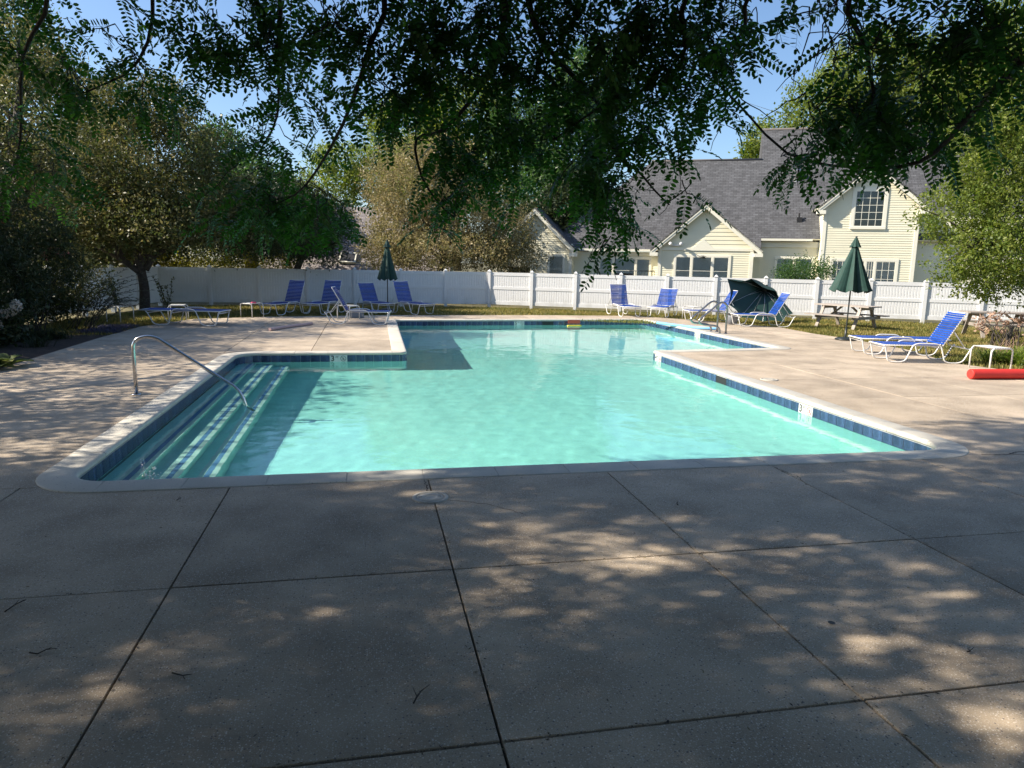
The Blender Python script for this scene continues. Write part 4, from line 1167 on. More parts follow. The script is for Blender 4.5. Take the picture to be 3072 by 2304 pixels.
CL = [
(-2.39,6.15,3.60,0.30,0.30,5),(-2.02,5.78,3.10,0.36,0.29,5),(-2.58,6.46,2.76,0.29,0.36,6),(-2.51,6.81,2.48,0.27,0.23,3),(-1.67,5.73,3.20,0.26,0.26,4),(-1.56,6.10,3.10,0.21,0.21,3),(-2.08,5.17,3.07,0.14,0.23,3),(-1.03,5.23,3.44,0.33,0.21,9),(-0.68,5.34,3.30,0.31,0.28,11),(-1.01,5.79,3.13,0.20,0.20,3),(-0.22,4.63,3.33,0.22,0.19,7),(-0.66,6.09,2.91,0.33,0.29,10),(-0.70,6.22,2.42,0.41,0.30,16),(-0.25,5.92,2.38,0.22,0.25,6),(-0.97,6.36,2.27,0.19,0.19,4),(-0.31,5.41,2.97,0.19,0.26,4),(-0.50,5.91,3.22,0.14,0.21,2),(0.04,4.74,3.12,0.20,0.26,7),(0.01,5.13,2.94,0.16,0.16,3),(0.31,4.52,3.34,0.30,0.22,11),(0.42,4.86,3.06,0.27,0.30,14),(0.63,5.39,2.77,0.30,0.30,12),(0.75,5.72,2.43,0.25,0.29,9),(0.53,5.74,2.29,0.11,0.14,2),(0.82,4.61,3.24,0.26,0.31,14),(0.97,5.03,2.89,0.29,0.29,12),(1.19,5.55,2.58,0.21,0.21,3),(1.16,4.34,3.30,0.30,0.24,14),(1.38,4.66,3.02,0.30,0.27,14),(1.59,4.99,2.76,0.29,0.26,14),(1.78,5.21,2.47,0.29,0.31,16),(1.78,5.04,2.13,0.15,0.13,4),(1.62,4.26,3.36,0.24,0.22,9),(1.75,4.50,3.12,0.26,0.23,11),(1.97,4.83,2.87,0.22,0.22,8),(2.02,4.42,2.41,0.10,0.09,2),(2.03,4.27,3.32,0.22,0.22,8),(2.26,4.50,3.12,0.24,0.21,8),(2.18,4.15,3.37,0.16,0.16,4),(2.45,4.64,2.99,0.22,0.09,4),(2.26,3.71,3.35,0.12,0.07,2),(2.53,3.83,3.17,0.18,0.21,8),(2.66,4.17,2.92,0.17,0.20,7),(2.81,4.41,2.70,0.18,0.18,6),(2.59,3.63,3.26,0.22,0.20,9),(2.91,3.92,2.96,0.24,0.22,12),(3.18,4.14,2.80,0.26,0.18,14),(3.51,4.17,2.80,0.21,0.16,7),(2.88,3.45,3.18,0.24,0.19,10),(3.16,3.66,2.95,0.21,0.18,8),(3.03,3.21,3.17,0.18,0.18,8),(3.27,3.33,2.98,0.12,0.12,4)]
BR = [
[(3.31, 3.04, 3.14), (3.26, 3.25, 3.05), (3.28, 3.61, 2.81), (3.35, 3.99, 2.65), (3.17, 4.34, 2.65), (2.89, 4.72, 2.78), (2.36, 4.69, 3.17), (1.94, 4.6, 3.32)],
[(0.74, 4.16, 3.55), (0.8, 4.42, 3.35), (0.76, 4.7, 3.13), (0.55, 5.22, 2.9), (0.37, 5.46, 2.86), (0.41, 5.51, 2.61), (0.56, 5.66, 2.42), (0.68, 5.72, 2.33)],
[(0.86, 4.14, 3.55), (1.08, 4.46, 3.28), (1.5, 4.74, 3.04), (1.75, 5.06, 2.77), (1.92, 5.05, 2.66), (2.05, 5.02, 2.52), (2.15, 4.98, 2.42)],
[(0.12, 4.39, 3.58), (0.04, 4.66, 3.26), (-0.14, 5.15, 2.88), (-0.45, 5.88, 2.54), (-0.7, 6.22, 2.42)],
[(-0.51, 4.96, 3.72), (-0.56, 5.33, 3.39), (-0.63, 5.8, 3.03), (-0.81, 6.1, 2.8)],
[(1.78, 3.95, 3.57), (1.9, 4.29, 3.29), (1.91, 4.58, 3.17), (1.53, 4.73, 3.01), (1.28, 4.96, 2.83)],
[(-1.96, 5.47, 3.77), (-2.33, 5.89, 3.35), (-2.59, 6.37, 2.85), (-2.83, 6.68, 2.53)],
[(2.44, 3.49, 3.47), (2.69, 3.7, 3.19), (3.04, 3.99, 2.9), (3.35, 4.1, 2.72)],
[(-1.38, 5.58, 3.86), (-1.54, 5.73, 3.33), (-1.93, 5.87, 3.13)],
[(2.07, 3.78, 3.54), (2.2, 4.14, 3.38), (2.21, 4.44, 3.3)]]
HUB = Vector((-.6, 1.2, 5.6)) - LB           # where the big limbs meet above and behind the camera
mb = MB()
mb.tube(smooth_path([(0, 0, 0), (.1, .1, 1.6), (.4, .4, 3.2), (1.2, 1.2, 4.4)], 4), [.30 - .012 * i for i in range(13)], 12)
mb.build('trunk', M['bark'], locust)
fork = Vector((1.2, 1.2, 4.4))
mb = MB()
for tgt in [HUB, Vector((-6, 3, 7)), Vector((-3, 6.5, 6.2)), Vector((4.5, 4.5, 5.6)), Vector((-7, -1, 6.5)), Vector((6.4, 3.2, 4.9))]:
    mid = fork.lerp(tgt, .5) + Vector((0, 0, .5))
    mb.tube(smooth_path([fork, mid, tgt], 6), [.15 - .009 * i for i in range(13)], 8)
for b in BR:
    p0 = Vector(b[0]) - LB
    start = HUB if b[0][0] < 1.6 else Vector((6.4, 3.2, 4.9))
    mid = start.lerp(p0, .55) + Vector((0, 0, .25))
    pts = smooth_path([start, mid] + [Vector(q) - LB for q in b], 3)
    kk = len(pts)
    mb.tube(pts, [.030 - .025 * (i / kk) ** .6 for i in range(kk)], 6)
mb.build('bough', M['twig'], locust)

CL += [(a + .02, b - .1, c + .32, d, e_ * .9, int(n_ * .8)) for (a, b, c, d, e_, n_) in CL if c > 3.1]
GAPS = [(2.44, 4.08, 3.30, .17, .40), (2.42, 4.52, 2.84, .30, .15), (2.6, 4.32, 3.08, .14, .26), (-.75, 5.73, 3.1, .14, .22)]   # windows in the foliage
rf_ = np.random.default_rng(77)
frs = []      # (origin, R, template)
twl = MB()
brp = [np.array(q) for b in BR for q in b]
for (x, y, z, rx, rz2, nn_) in CL:
    c = np.array([x, y, z + .03])
    ntw = max(2, int(nn_ * 1.02))
    for _ in range(ntw):
        d0 = unit(rf_.normal(size=3))
        st = c + d0 * np.array([rx, rx * .9, rz2]) * rf_.random() ** .4 + [0, 0, rz2 * .35]
        dr = unit(np.array([rf_.normal() * .8, rf_.normal() * .8, -.45 - rf_.random() * .5]))
        ln = rf_.uniform(.16, .36)
        pts = []
        for k in range(6):
            t = k / 5
            pts.append(st + dr * ln * t + np.array([0, 0, -.12 * t * t * ln]) + rf_.normal(size=3) * .008)
        twl.tube([Vector(q) - LB for q in pts], [.0045 - .0005 * k for k in range(6)], 4, cap=False)
        # attach to the nearest bough point or straight up
        nb = min(brp, key=lambda q: np.linalg.norm(q - pts[0]))
        if np.linalg.norm(nb - pts[0]) < .42:
            a, b = Vector(nb) - LB, Vector(pts[0]) - LB
            twl.tube(smooth_path([a, a.lerp(b, .35) + Vector(rf_.normal(size=3)) * .04, a.lerp(b, .7) + Vector(rf_.normal(size=3)) * .025 + Vector((0, 0, .02)), b], 3), .0032, 4, cap=False)
        for k in range(1, 6):
            if pts[k][2] - .08 < z - rz2 * 1.0: continue
            if any(((pts[k][0] - g[0]) / g[3]) ** 2 + ((pts[k][1] - g[1]) / .8) ** 2 + ((pts[k][2] - g[2]) / g[4]) ** 2 < 1 for g in GAPS): continue
            side = 1 if k % 2 else -1
            hor = unit(np.cross(dr, [0, 0, 1.])) * side
            fd = unit(hor * .8 + dr * .55 + rf_.normal(size=3) * .35 + np.array([0, 0, -.25]))
            if k == 5: fd = unit(dr + rf_.normal(size=3) * .3)
            frs.append((pts[k], frame_from(fd, rf_.normal() * .6, rf_), int(rf_.integers(0, 6))))
twl.build('twig', M['twig'], locust)['kind'] = 'stuff'
order = sorted(range(len(frs)), key=lambda i: np.linalg.norm(frs[i][0] - np.array([0, 0, 2.0])))
fme = [np_mesh('frond', *FR[i][:2], L_LOC, FR[i][2]) for i in range(6)]
step = max(1, len(order) // 900)
chosen = set(order[:900:3][:296])
Vs, Fs, Ts = [], [], []; kk = 0
for i, (p, R_, tmp) in enumerate(frs):
    if i in chosen:
        o = bpy.data.objects.new('frond', fme[tmp]); link(o, locust)
        mm = Matrix.Identity(4)
        for a in range(3):
            for b in range(3): mm[a][b] = R_[a, b]
        q = Vector(p) - LB
        mm[0][3], mm[1][3], mm[2][3] = q.x, q.y, q.z
        o.matrix_local = mm
    else:
        V, F, T = FR[tmp]
        Vs.append(V @ R_.T + p - np.array(LB)); Fs.append(F + kk); kk += len(V); Ts.append(np.clip(T * .6 + rf_.random() * .4, 0, 1))
o = link(bpy.data.objects.new('foliage', np_mesh('foliage', np.concatenate(Vs), np.concatenate(Fs), L_LOC, np.concatenate(Ts))), locust); o['kind'] = 'stuff'

# unseen rest of its crown, plus foliage added to block light: above, behind and to the left of the viewpoint
def unseen_foliage(nf, seed, rad):
    r = np.random.default_rng(seed); Vs, Fs, Ts = [], [], []; k = 0
    for j in range(nf):
        p = unit(r.normal(size=3)) * np.array([rad, rad, rad * .42]) * r.random() ** .45
        fd = unit(np.array([r.normal(), r.normal(), -.35 + r.normal() * .3]))
        R_ = frame_from(fd, r.normal() * .5, r); V, F, T = FRL[r.integers(0, 4)]
        Vs.append(V @ R_.T * 1.25 + p); Fs.append(F + k); k += len(V); Ts.append(T)
    return np_mesh('unseen_foliage', np.concatenate(Vs), np.concatenate(Fs), L_LOCd, np.concatenate(Ts))
shade_pts = []
for _ in range(100): shade_pts.append((rng.uniform(-11, 10), rng.uniform(-10, -3.2), rng.uniform(.9, 5)))  # unseen low skirts, added to keep sky light off the near deck
for _ in range(36): shade_pts.append((rng.uniform(-13, -8), rng.uniform(-4, 3.2), rng.uniform(1.0, 4.5)))
for _ in range(22): shade_pts.append((rng.uniform(6.5, 10), rng.uniform(-4, .5), rng.uniform(1.5, 5)))
FM = [unseen_foliage(500, 50 + i, 1.30) for i in range(4)]
rc = random.Random(12); placed = 0
while placed < 150:
    x, y, z = rc.uniform(-15, 8.5), rc.uniform(-9, 8.0), rc.uniform(3.9, 8.4)
    if y > -1.5 and x > -.42 * y - 1.5 and z - .6 < 2.3 + .37 * (y + 1.3): continue   # keeps the unseen foliage above the camera's view
    if math.hypot(x, y) < 2.5 and z < 5: continue
    o = bpy.data.objects.new('unseen_foliage', FM[placed % 4]); link(o, locust); o['kind'] = 'stuff'
    o.location = Vector((x, y, z)) - LB; o.rotation_euler = (rc.uniform(-.2, .2), rc.uniform(-.2, .2), rc.uniform(0, 6.28)); sc_ = rc.uniform(.7, 1.15); o.scale = (sc_, sc_, sc_)
    placed += 1
rg = random.Random(31)  # unseen masses set along the sun's rays to shade the near deck
for ix in range(10):
    for iy in range(7):
        if rg.random() < .27: continue
        gx_, gy_ = -4.5 + ix * 1.45 + rg.uniform(-.4, .4), .2 + iy * 1.12 + rg.uniform(-.35, .35); h = rg.uniform(4.6, 7.4)
        for _ in range(12):
            x, y = gx_ - 1.37 * h, gy_ + .137 * h
            if y > -1.5 and x > -.42 * y - 1.5 and h - .6 < 2.3 + .37 * (y + 1.3): h += .35
        if h < 10.5: shade_pts.append((x, y, h))
for i, p in enumerate(shade_pts):     # unseen masses added to cut sky light and shade the near deck
    o = bpy.data.objects.new('unseen_foliage', FM[i % 4]); link(o, locust); o['kind'] = 'stuff'
    o.location = Vector([float(q) for q in p]) - LB; o.rotation_euler = (0, 0, i * 1.3)

# ================================================================== LEFT BED PLANTS
def shrub(name, label, base, blobs, n_, L, Wd, lm, seed, cat='shrub', stems=14, **k):
    root = empty(name, base); tag(root, label, cat)
    b0 = Vector(base); mb = MB(); r = random.Random(seed)
    for _ in range(stems):
        b = r.choice(blobs); t = Vector(b[:3]) - b0 + Vector((r.uniform(-1, 1) * b[3] * .7, r.uniform(-1, 1) * b[3] * .5, r.uniform(-.3, .6) * b[4]))
        s0 = Vector((r.uniform(-.25, .25) + t.x * .35, r.uniform(-.25, .25) + t.y * .35, 0))
        mb.tube(smooth_path([s0, s0.lerp(t, .5) + Vector((0, 0, .15)), t], 3), [.018 - .002 * i for i in range(7)], 5)
    mb.build('stems', M['twig'], root)
    crown_obj('foliage', lm, root, [(b[0] - b0.x, b[1] - b0.y, b[2] - b0.z, *b[3:]) for b in blobs], n_, L, Wd, seed=seed, **k)
    return root
shrub('butterfly_bush', 'dark willow-leaved shrub arching towards the fence at the left edge', (-8.0, 19.6, -.03), [(-8.5, 18.9, 1.3, 1.0, .9), (-8.2, 20.6, 1.7, .95, .7), (-8.6, 20.4, 2.5, 1.1, .75), (-9.3, 18, 1.6, 1.2, 1.2)], 26000, .15, .026, L_DARK, 41, per_sprig=12, sprig_r=.22)
shrub('mixed_hedge', 'tall olive leafy hedge behind the dark shrub at the left edge', (-9.6, 16.3, -.03), [(-9.4, 17.0, 2.7, 1.2, 1.1), (-9.9, 15.5, 2.0, 1.2, 1.2), (-8.9, 15.2, .9, .7, .6), (-10, 19, 3.2, 1.1, 1.2)], 24000, .09, .045, L_CRAB, 42)
shrub('mixed_hedge', 'low dark leafy shrub filling the gap along the left fence run', (-9.3, 21.6, gz), [(-9.5, 20.6, .7, .8, .6), (-9.0, 22.6, .55, .8, .5), (-9.2, 24.2, .45, .7, .4), (-9.9, 18.6, .9, .9, .7)], 14000, .09, .045, L_DARK, 44)
# arching willow-like shoots
ar = tag(empty('arching_shrub', (-7.5, 20.9, -.03)), 'thin arching shoots with narrow leaves crossing in front of the left fence run', 'shrub')
r = random.Random(9); sh = []
mbs = MB(); PL, DL, NL = [], [], []
for k in range(26):
    az = r.uniform(-.9, 1.2); ln = r.uniform(.9, 2.1); hgt = r.uniform(.8, 1.55)
    p0 = Vector((r.uniform(-.35, .35), r.uniform(-.3, .3), 0)); p1 = p0 + Vector((cos(az) * ln * .45, sin(az) * ln * .45, hgt * .75)); p2 = p0 + Vector((cos(az) * ln, sin(az) * ln, hgt * r.uniform(.75, 1.1)))
    pts = smooth_path([p0, p1, p2], 9); mbs.tube(pts, [.008 - .0003 * i for i in range(len(pts))], 5)
    for i in range(5, len(pts) - 1):
        d = (pts[i + 1] - pts[i]).normalized(); sd = d.cross(Vector((0, 0, 1))).normalized()
        for s_ in (-1, 1):
            PL.append(pts[i]); DL.append((d * .7 + sd * s_ * .7 + Vector((0, 0, r.uniform(-.35, .2)))).normalized()); NL.append((Vector((0, 0, 1)) + sd * r.uniform(-.4, .4)).normalized())
mbs.build('stems', M['twig'], ar)
k = len(PL); V, F, T = leaves(np.array([p[:] for p in PL]), np.array([p[:] for p in DL]), np.array([p[:] for p in NL]), np.full(k, .15), np.full(k, .026), rng.random(k) * .8)
link(bpy.data.objects.new('foliage', np_mesh('foliage', V, F, L_DARK, T)), ar)
# thin saplings by the trunk
for (bx, by, lab) in ((-8.55, 27.3, 'spindly sapling with few leaves left of the dark crabapple trunk'), (-7.0, 27.4, 'spindly sapling with few leaves right of the dark crabapple trunk')):
    sp = tag(empty('sapling', (bx, by, gz)), lab, 'plant', 'saplings beside the crabapple trunk'); mbs = MB(); P_ = []
    r = random.Random(int(bx * 10))
    for k in range(5):
        t = Vector((r.uniform(-.35, .35), r.uniform(-.3, .3), r.uniform(.9, 1.6))); pts = smooth_path([Vector((r.uniform(-.1, .1), 0, 0)), t * .5 + Vector((.05, 0, 0)), t], 5)
        mbs.tube(pts, .008, 4); P_ += [p + Vector((r.uniform(-.06, .06), r.uniform(-.06, .06), 0)) for p in pts[3:] for _ in range(5)]
    mbs.build('stems', M['twig'], sp); k = len(P_)
    V, F, T = leaves(np.array([p[:] for p in P_]), unit(rng.normal(size=(k, 3))), unit(rng.normal(size=(k, 3))), np.full(k, .09), np.full(k, .05), rng.random(k))
    link(bpy.data.objects.new('foliage', np_mesh('foliage', V, F, L_CRAB, T)), sp)
# hydrangea
hy = tag(empty('hydrangea', (-7.95, 17.2, -.03)), 'hydrangea with cream-white flower heads at the left edge above the broad-leaved hosta', 'shrub')
crown_obj('foliage', L_DARK, hy, [(-.2, 0, .45, .6, .45)], 3500, .11, .07, seed=51)
for k, (x, y, z) in enumerate([(.42, -.25, .75), (.25, -.35, .62), (.52, -.1, .78), (.33, -.38, .5), (.2, -.3, .36), (.6, -.05, .88), (.1, -.4, .52)]):
    c = 260; d = unit(rng.normal(size=(c, 3))); P_ = d * np.array([.095, .095, .12]) * (.75 + .25 * rng.random((c, 1)))
    V, F, T = leaves(P_, unit(d + rng.normal(size=(c, 3)) * .8), d, np.full(c, .04), np.full(c, .035), rng.random(c))
    o = link(bpy.data.objects.new('flower_head', np_mesh('flower_head', V, F, L_WHITE, T)), hy); o.location = (x, y, z)
# pink blooms on the hedge
pk = tag(empty('pink_bush', (-8.9, 22.9, gz)), 'bush with pink blossom clusters behind the left shrubs', 'shrub')
crown_obj('foliage', L_CRAB, pk, [(0, 0, 1.5, .9, 1.0), (.6, .3, 1.2, .7, .8)], 6000, .09, .045, seed=61)
for (x, y, z) in ((.62, -.9, 2.05), (.45, -.9, 2.15), (.8, -.85, 2.0), (-.9, -.9, 3.0), (-.75, -.8, 2.9), (.3, -.8, 1.95)):
    c = 160; d = unit(rng.normal(size=(c, 3))); V, F, T = leaves(d * .11 * rng.random((c, 1)) ** .4, unit(d + rng.normal(size=(c, 3))), d, np.full(c, .045), np.full(c, .035), rng.random(c))
    o = link(bpy.data.objects.new('blossom_cluster', np_mesh('blossom_cluster', V, F, L_PINK, T)), pk); o.location = (x, y, z)
# hosta
def hosta(root, n_, L0, lm, seed, droop=.8):
    r = np.random.default_rng(seed); Vs, Fs, Ts = [], [], []; k = 0
    for j in range(n_):
        az = j * 2.4; rad = .03 + .12 * (j / n_); el = 1.25 - .9 * (j / n_); L_ = L0 * r.uniform(.8, 1.1); W_ = L_ * .62
        for i in range(7):
            t = i / 6; rr = rad + L_ * (t * cos(el) + .25 * t * t); z = .05 + L_ * (t * sin(el) - droop * .55 * t * t)
            wv = W_ * .5 * sin(pi * (t * .93 + .04)) ** .8
            cx, cy = cos(az), sin(az)
            for s_ in (-1, 0, 1): Vs.append([rr * cx - s_ * wv * cy, rr * cy + s_ * wv * cx, max(.01, z + abs(s_) * wv * .35)])
        for i in range(6):
            for c in (0, 1): a = k + i * 3 + c; Fs.append([a, a + 1, a + 4, a + 3])
        k += 21; Ts += [r.random()] * 21
    return np.array(Vs), np.array(Fs), np.array(Ts)
L_HOSTA = leaf_mat('hosta_leaf', (.06, .085, .025), (.10, .13, .035), (.17, .18, .06), .3)
for (hx, hy_, sc_, lab) in ((-6.42, 13.6, 1.05, 'broad ribbed hosta plant at the deck edge, cut by the left side of the picture'), (-7.3, 14.6, .9, 'second hosta half hidden behind the first at the left edge')):
    ht = tag(empty('hosta', (hx, hy_, -.03)), lab, 'plant'); 
    for q in range(3):
        V, F, T = hosta(ht, 12, .34, L_HOSTA, 70 + q)
        me = np_mesh('leaf_rosette', V * sc_, F, L_HOSTA, T, True); o = link(bpy.data.objects.new('leaf_rosette', me), ht); o.location = ((q - 1) * .2, abs(q - 1) * .22, 0); o.rotation_euler = (0, 0, q * 1.1)
# low lavender ground cover and dark grassy tufts in the bed
def tufts(name, label, pts, n_, h, lm, wid, seed, cat='plant', spread=.25, droop=.6, kind=None):
    r = np.random.default_rng(seed); P_ = []; D_ = []
    for (x, y) in pts:
        for _ in range(n_):
            P_.append([x + r.normal() * spread * .4, y + r.normal() * spread * .4, -.03]); D_.append(unit(np.array([r.normal() * droop, r.normal() * droop, 1.])))
    P_ = np.array(P_); D_ = np.array(D_); k = len(P_)
    # three-segment arching blades
    S = unit(np.cross(D_, [0, 0, 1.])); L_ = (h * (.6 + .5 * r.random(k)))[:, None]; out = np.array(D_); out[:, 2] = 0; out = unit(out)
    Vs = []
    for t, wf in ((0, .8), (.35, 1), (.7, .8), (1, .08)):
        c = P_ + D_ * L_ * t + out * L_ * .45 * t * t - np.array([0, 0, .38]) * L_ * t * t * t
        Vs.append(c + S * wid * wf / 2); Vs.append(c - S * wid * wf / 2)
    V = np.stack(Vs, 1).reshape(-1, 3); base = np.arange(k)[:, None] * 8
    F = np.concatenate([base + np.array([[2 * s_, 2 * s_ + 1, 2 * s_ + 3, 2 * s_ + 2]]) for s_ in range(3)])
    T = np.repeat(r.random(k), 8)
    V0 = V - np.array([pts[0][0], pts[0][1], 0])
    o = link(bpy.data.objects.new(name, np_mesh(name, V0, F, lm, T))); o.location = (pts[0][0], pts[0][1], 0)
    return tag(o, label, cat, kind=kind)
rr = random.Random(5)
tufts('lavender_patch', 'low bluish ground cover at the corner of the left deck', [(-6.75 + rr.uniform(-.4, .4), 20.9 + rr.uniform(-1.0, .9)) for _ in range(34)], 60, .17, L_PURP, .012, 3, cat='ground cover', kind='stuff')
tufts('bed_grass', 'dark grassy tufts in the shaded left flower bed', [(-7.9 + rr.uniform(-.9, .9), 16.8 + rr.uniform(-1.8, 2.2)) for _ in range(26)], 70, .42, L_DARK, .016, 4, cat='ground cover', kind='stuff')
# daylilies on the right
DL_ = [(13.9, 12.9), (14.35, 13.3), (14.2, 12.5), (14.8, 12.9), (13.75, 13.45), (14.7, 13.7)]
for i, (x, y) in enumerate(DL_):
    lab = ['bright daylily clump touching the deck behind the white table', 'bright daylily clump behind the one nearest the deck', 'bright daylily clump at the far right above the red foam roll', 'bright daylily clump cut off by the right side of the picture', 'bright daylily clump nearest the raised blue lounger', 'bright daylily clump at the back of the right bed'][i]
    o = tufts('daylily', lab, [(x, y)], 210, .55, L_LILY, .024, 80 + i, spread=.3, droop=.55); o['group'] = 'daylily clumps in the right bed'
dr_ = shrub('dry_bush', 'bush with pinkish dried leaves in front of the shaded picnic table', (16.6, 16.0, gz), [(17.0, 16.9, .55, .4, .22), (17.6, 16.6, .5, .5, .22)], 420, .11, .055, L_DRY, 91, cat='bush', stems=20, sprig_r=.12)
st_ = tufts('dry_stalks', 'thin dry straw-coloured stalks standing among the daylilies', [(14.6, 13.9), (14.2, 13.8), (15.1, 13.4)], 40, .85, L_DRY, .007, 93, droop=.35)

# ================================================================== FURNITURE
# --- strap lounger prototype: foot end at x=0, head at +x, rails at z=.36
def lounger_parts(back_angle, flat=False):
    root = empty('strap_lounger')
    Wd, r, Z = .31, .0145, .37
    for s_ in (-1, 1):
        y = s_ * (Wd + .02)
        pts = [(-.02, y, Z - .01), (.02, y, Z - .02), (.10, y, .03), (.22, y, .015), (.36, y, .015), (.47, y, .05), (.60, y, Z + .01), (.70, y, Z + .045),
               (1.08, y, Z + .045), (1.18, y, Z + .0), (1.28, y, .05), (1.38, y, .015), (1.54, y, .015), (1.66, y, .05), (1.80, y, Z - .05), (1.84, y, Z - .02)]
        mb = MB(); mb.tube(fillet(pts, .06, 3), r, 8); mb.build('side_frame', M['tube'], root)
    # seat frame
    mb = MB()
    for s_ in (-1, 1): mb.tube([(-.02, s_ * Wd, Z), (1.22, s_ * Wd, Z)], r, 8)
    mb.tube([(-.02, -Wd, Z), (-.02, Wd, Z)], r, 8)
    for x in (.05, 1.22, 1.80): mb.tube([(x, -Wd, Z - .06), (x, Wd, Z - .06)], r * .9, 8)
    mb.build('seat_frame', M['tube'], root)
    a = radians(back_angle); bx = 1.22; Lb = .80
    def bp(t, y, off=0): return (bx + cos(a) * t - sin(a) * off, y, Z + sin(a) * t + cos(a) * off)
    mb = MB(); pts = [bp(0, -Wd), bp(Lb - .03, -Wd), bp(Lb, -Wd + .03), bp(Lb, Wd - .03), bp(Lb - .03, Wd), bp(0, Wd)]
    mb.tube(pts, r, 8)
    if back_angle > 5:
        for s_ in (-1, 1): mb.tube([bp(.38, s_ * (Wd - .02)), (bx + cos(a) * .38 + .28, s_ * (Wd - .02), Z - .03)], r * .75, 6)
        mb.tube([(bx + cos(a) * .38 + .28, -Wd, Z - .03), (bx + cos(a) * .38 + .28, Wd, Z - .03)], r * .75, 6)
    mb.build('back_frame', M['tube'], root)
    def strap(): 
        b = MB(); k = 6; w_ = .021; vs = []
        for i in range(k + 1):
            y = -Wd - .012 + (2 * Wd + .024) * i / k; sag = -.012 * sin(pi * i / k) + .016
            vs += [(-w_, y, sag), (w_, y, sag), (w_, y, sag - .003), (-w_, y, sag - .003)]
        fs = []
        for i in range(k):
            for c in range(4): fs.append((i * 4 + c, i * 4 + (c + 1) % 4, (i + 1) * 4 + (c + 1) % 4, (i + 1) * 4 + c))
        b.add(vs, [f[::-1] for f in fs], True)
        return b
    if 'strap' not in KIDS: KIDS['strap'] = strap().mesh('strap', M['strap'])
    for i in range(23): inst('strap', KIDS['strap'], root, (.03 + i * .052, 0, Z))
    for i in range(15):
        p = bp(.05 + i * .0515, 0); inst('strap', KIDS['strap'], root, p, (0, -a, 0))
    return root
P60 = lounger_parts(60); P45 = lounger_parts(50); P70 = lounger_parts(68); PF = lounger_parts(0)
used = set()
GL = 'blue strap loungers round the pool'
def put(proto, x, y, head, label, s=1.0, xoff=1.0):
    """(x,y) = ground point under the lounger's middle; head = compass of its foot end"""
    o = proto if proto.name not in used else copy_tree(proto)
    used.add(proto.name)
    a = head + pi      # local +x points from the foot to the head
    o.location = (x - cos(a) * xoff * s, y - sin(a) * xoff * s, 0.0); o.rotation_euler = (0, 0, a); o.scale = (s, s, s)
    tag(o, label, 'lounger', GL)
R_ = radians
put(PF, -5.15, 22.2, R_(-12), 'flat white strap lounger lying lowered in front of the crabapple trunk', 1.15)
put(P70, -2.75, 26.6, R_(-125), 'raised blue lounger leftmost of the back row by the shaded fence', 1.05)
put(P70, -1.45, 27.0, R_(-118), 'raised blue lounger second in the back row, behind the side-on white one', 1.05)
put(P60, -.35, 22.6, R_(-6), 'side-on lounger with raised back standing nearest the pool on the left deck', 1.05)
put(P60, .25, 27.6, R_(-62), 'lower raised blue lounger between the side-on one and the closed dark umbrella', 1.0)
put(P70, 1.55, 27.1, R_(-55), 'raised blue lounger directly beneath the closed dark umbrella', 1.05)
put(P70, 9.75, 26.6, R_(-88), 'upright blue lounger alone against the sunlit fence, facing the pool', 1.05)
put(P45, 11.3, 26.2, R_(-128), 'leaning blue lounger beside the small white table at the sunlit fence', 1.05)
put(P60, 12.15, 23.6, R_(172), 'side-on blue lounger just behind the pool ladder rails', 1.05)
put(P60, 13.1, 21.9, R_(170), 'side-on lounger with thin raised back in front of the toppled green umbrella', 1.05)
put(P60, 11.95, 13.5, R_(167), 'large bright blue lounger with raised back at the right, in front of a flat one', 1.02)
put(PF, 12.35, 14.75, R_(166), 'flat lowered blue lounger behind the bright raised one at the right', 1.02)

# --- side tables
def side_table():
    t = empty('side_table'); w_ = .25; h = .45
    for s_ in (-1, 1):
        mb = MB(); mb.tube(fillet([(-w_, s_ * w_, 0), (-w_, s_ * w_, h), (w_, s_ * w_, h), (w_, s_ * w_, 0)], .09, 5), .0145, 8); mb.build('leg_frame', M['tube'], t)
    mb = MB(); mb.tube([(-w_ + .08, -w_, h), (-w_ + .08, w_, h)], .012, 6); mb.tube([(w_ - .08, -w_, h), (w_ - .08, w_, h)], .012, 6); mb.build('cross_bar', M['tube'], t)
    for i in range(7):
        x = -w_ + .06 + i * .06; mb = MB(); mb.box(x - .024, x + .024, -w_ - .015, w_ + .015, h + .012, h + .018); mb.build('top_strap', M['tube'], t)
    return t
ST = side_table()
for i, (x, y, a, lab) in enumerate([(-7.2, 23.2, -.49, 'small white tube table on the grass left of the flat lounger'), (-5.75, 23.9, .1, 'small white tube table behind the flat white lounger'),
        (-3.75, 25.1, -.64, 'small white tube table with a pink thing on it left of the blue loungers'), (11.9, 24.9, .34, 'small white tube table between two loungers at the sunlit fence'),
        (12.5, 12.3, 0, 'small white tube table standing behind the red foam roll'), (-.6, 24.2, .9, 'white tube table behind the side-on lounger on the left deck')]):
    o = ST if i == 0 else copy_tree(ST)
    o.location = (x, y, 0); o.rotation_euler = (0, 0, a); tag(o, lab, 'table', 'white side tables')
mb = MB(); mb.lathe([(0, 0), (.08, 0), (.1, .03), (.06, .05), (0, .05)], (0, 0, 0), 12); o = mb.build('pink_toy', M['pink']); o.location = (-3.68, 25.0, .459); tag(o, 'small hot pink toy lying on the left white tube table', 'toy')
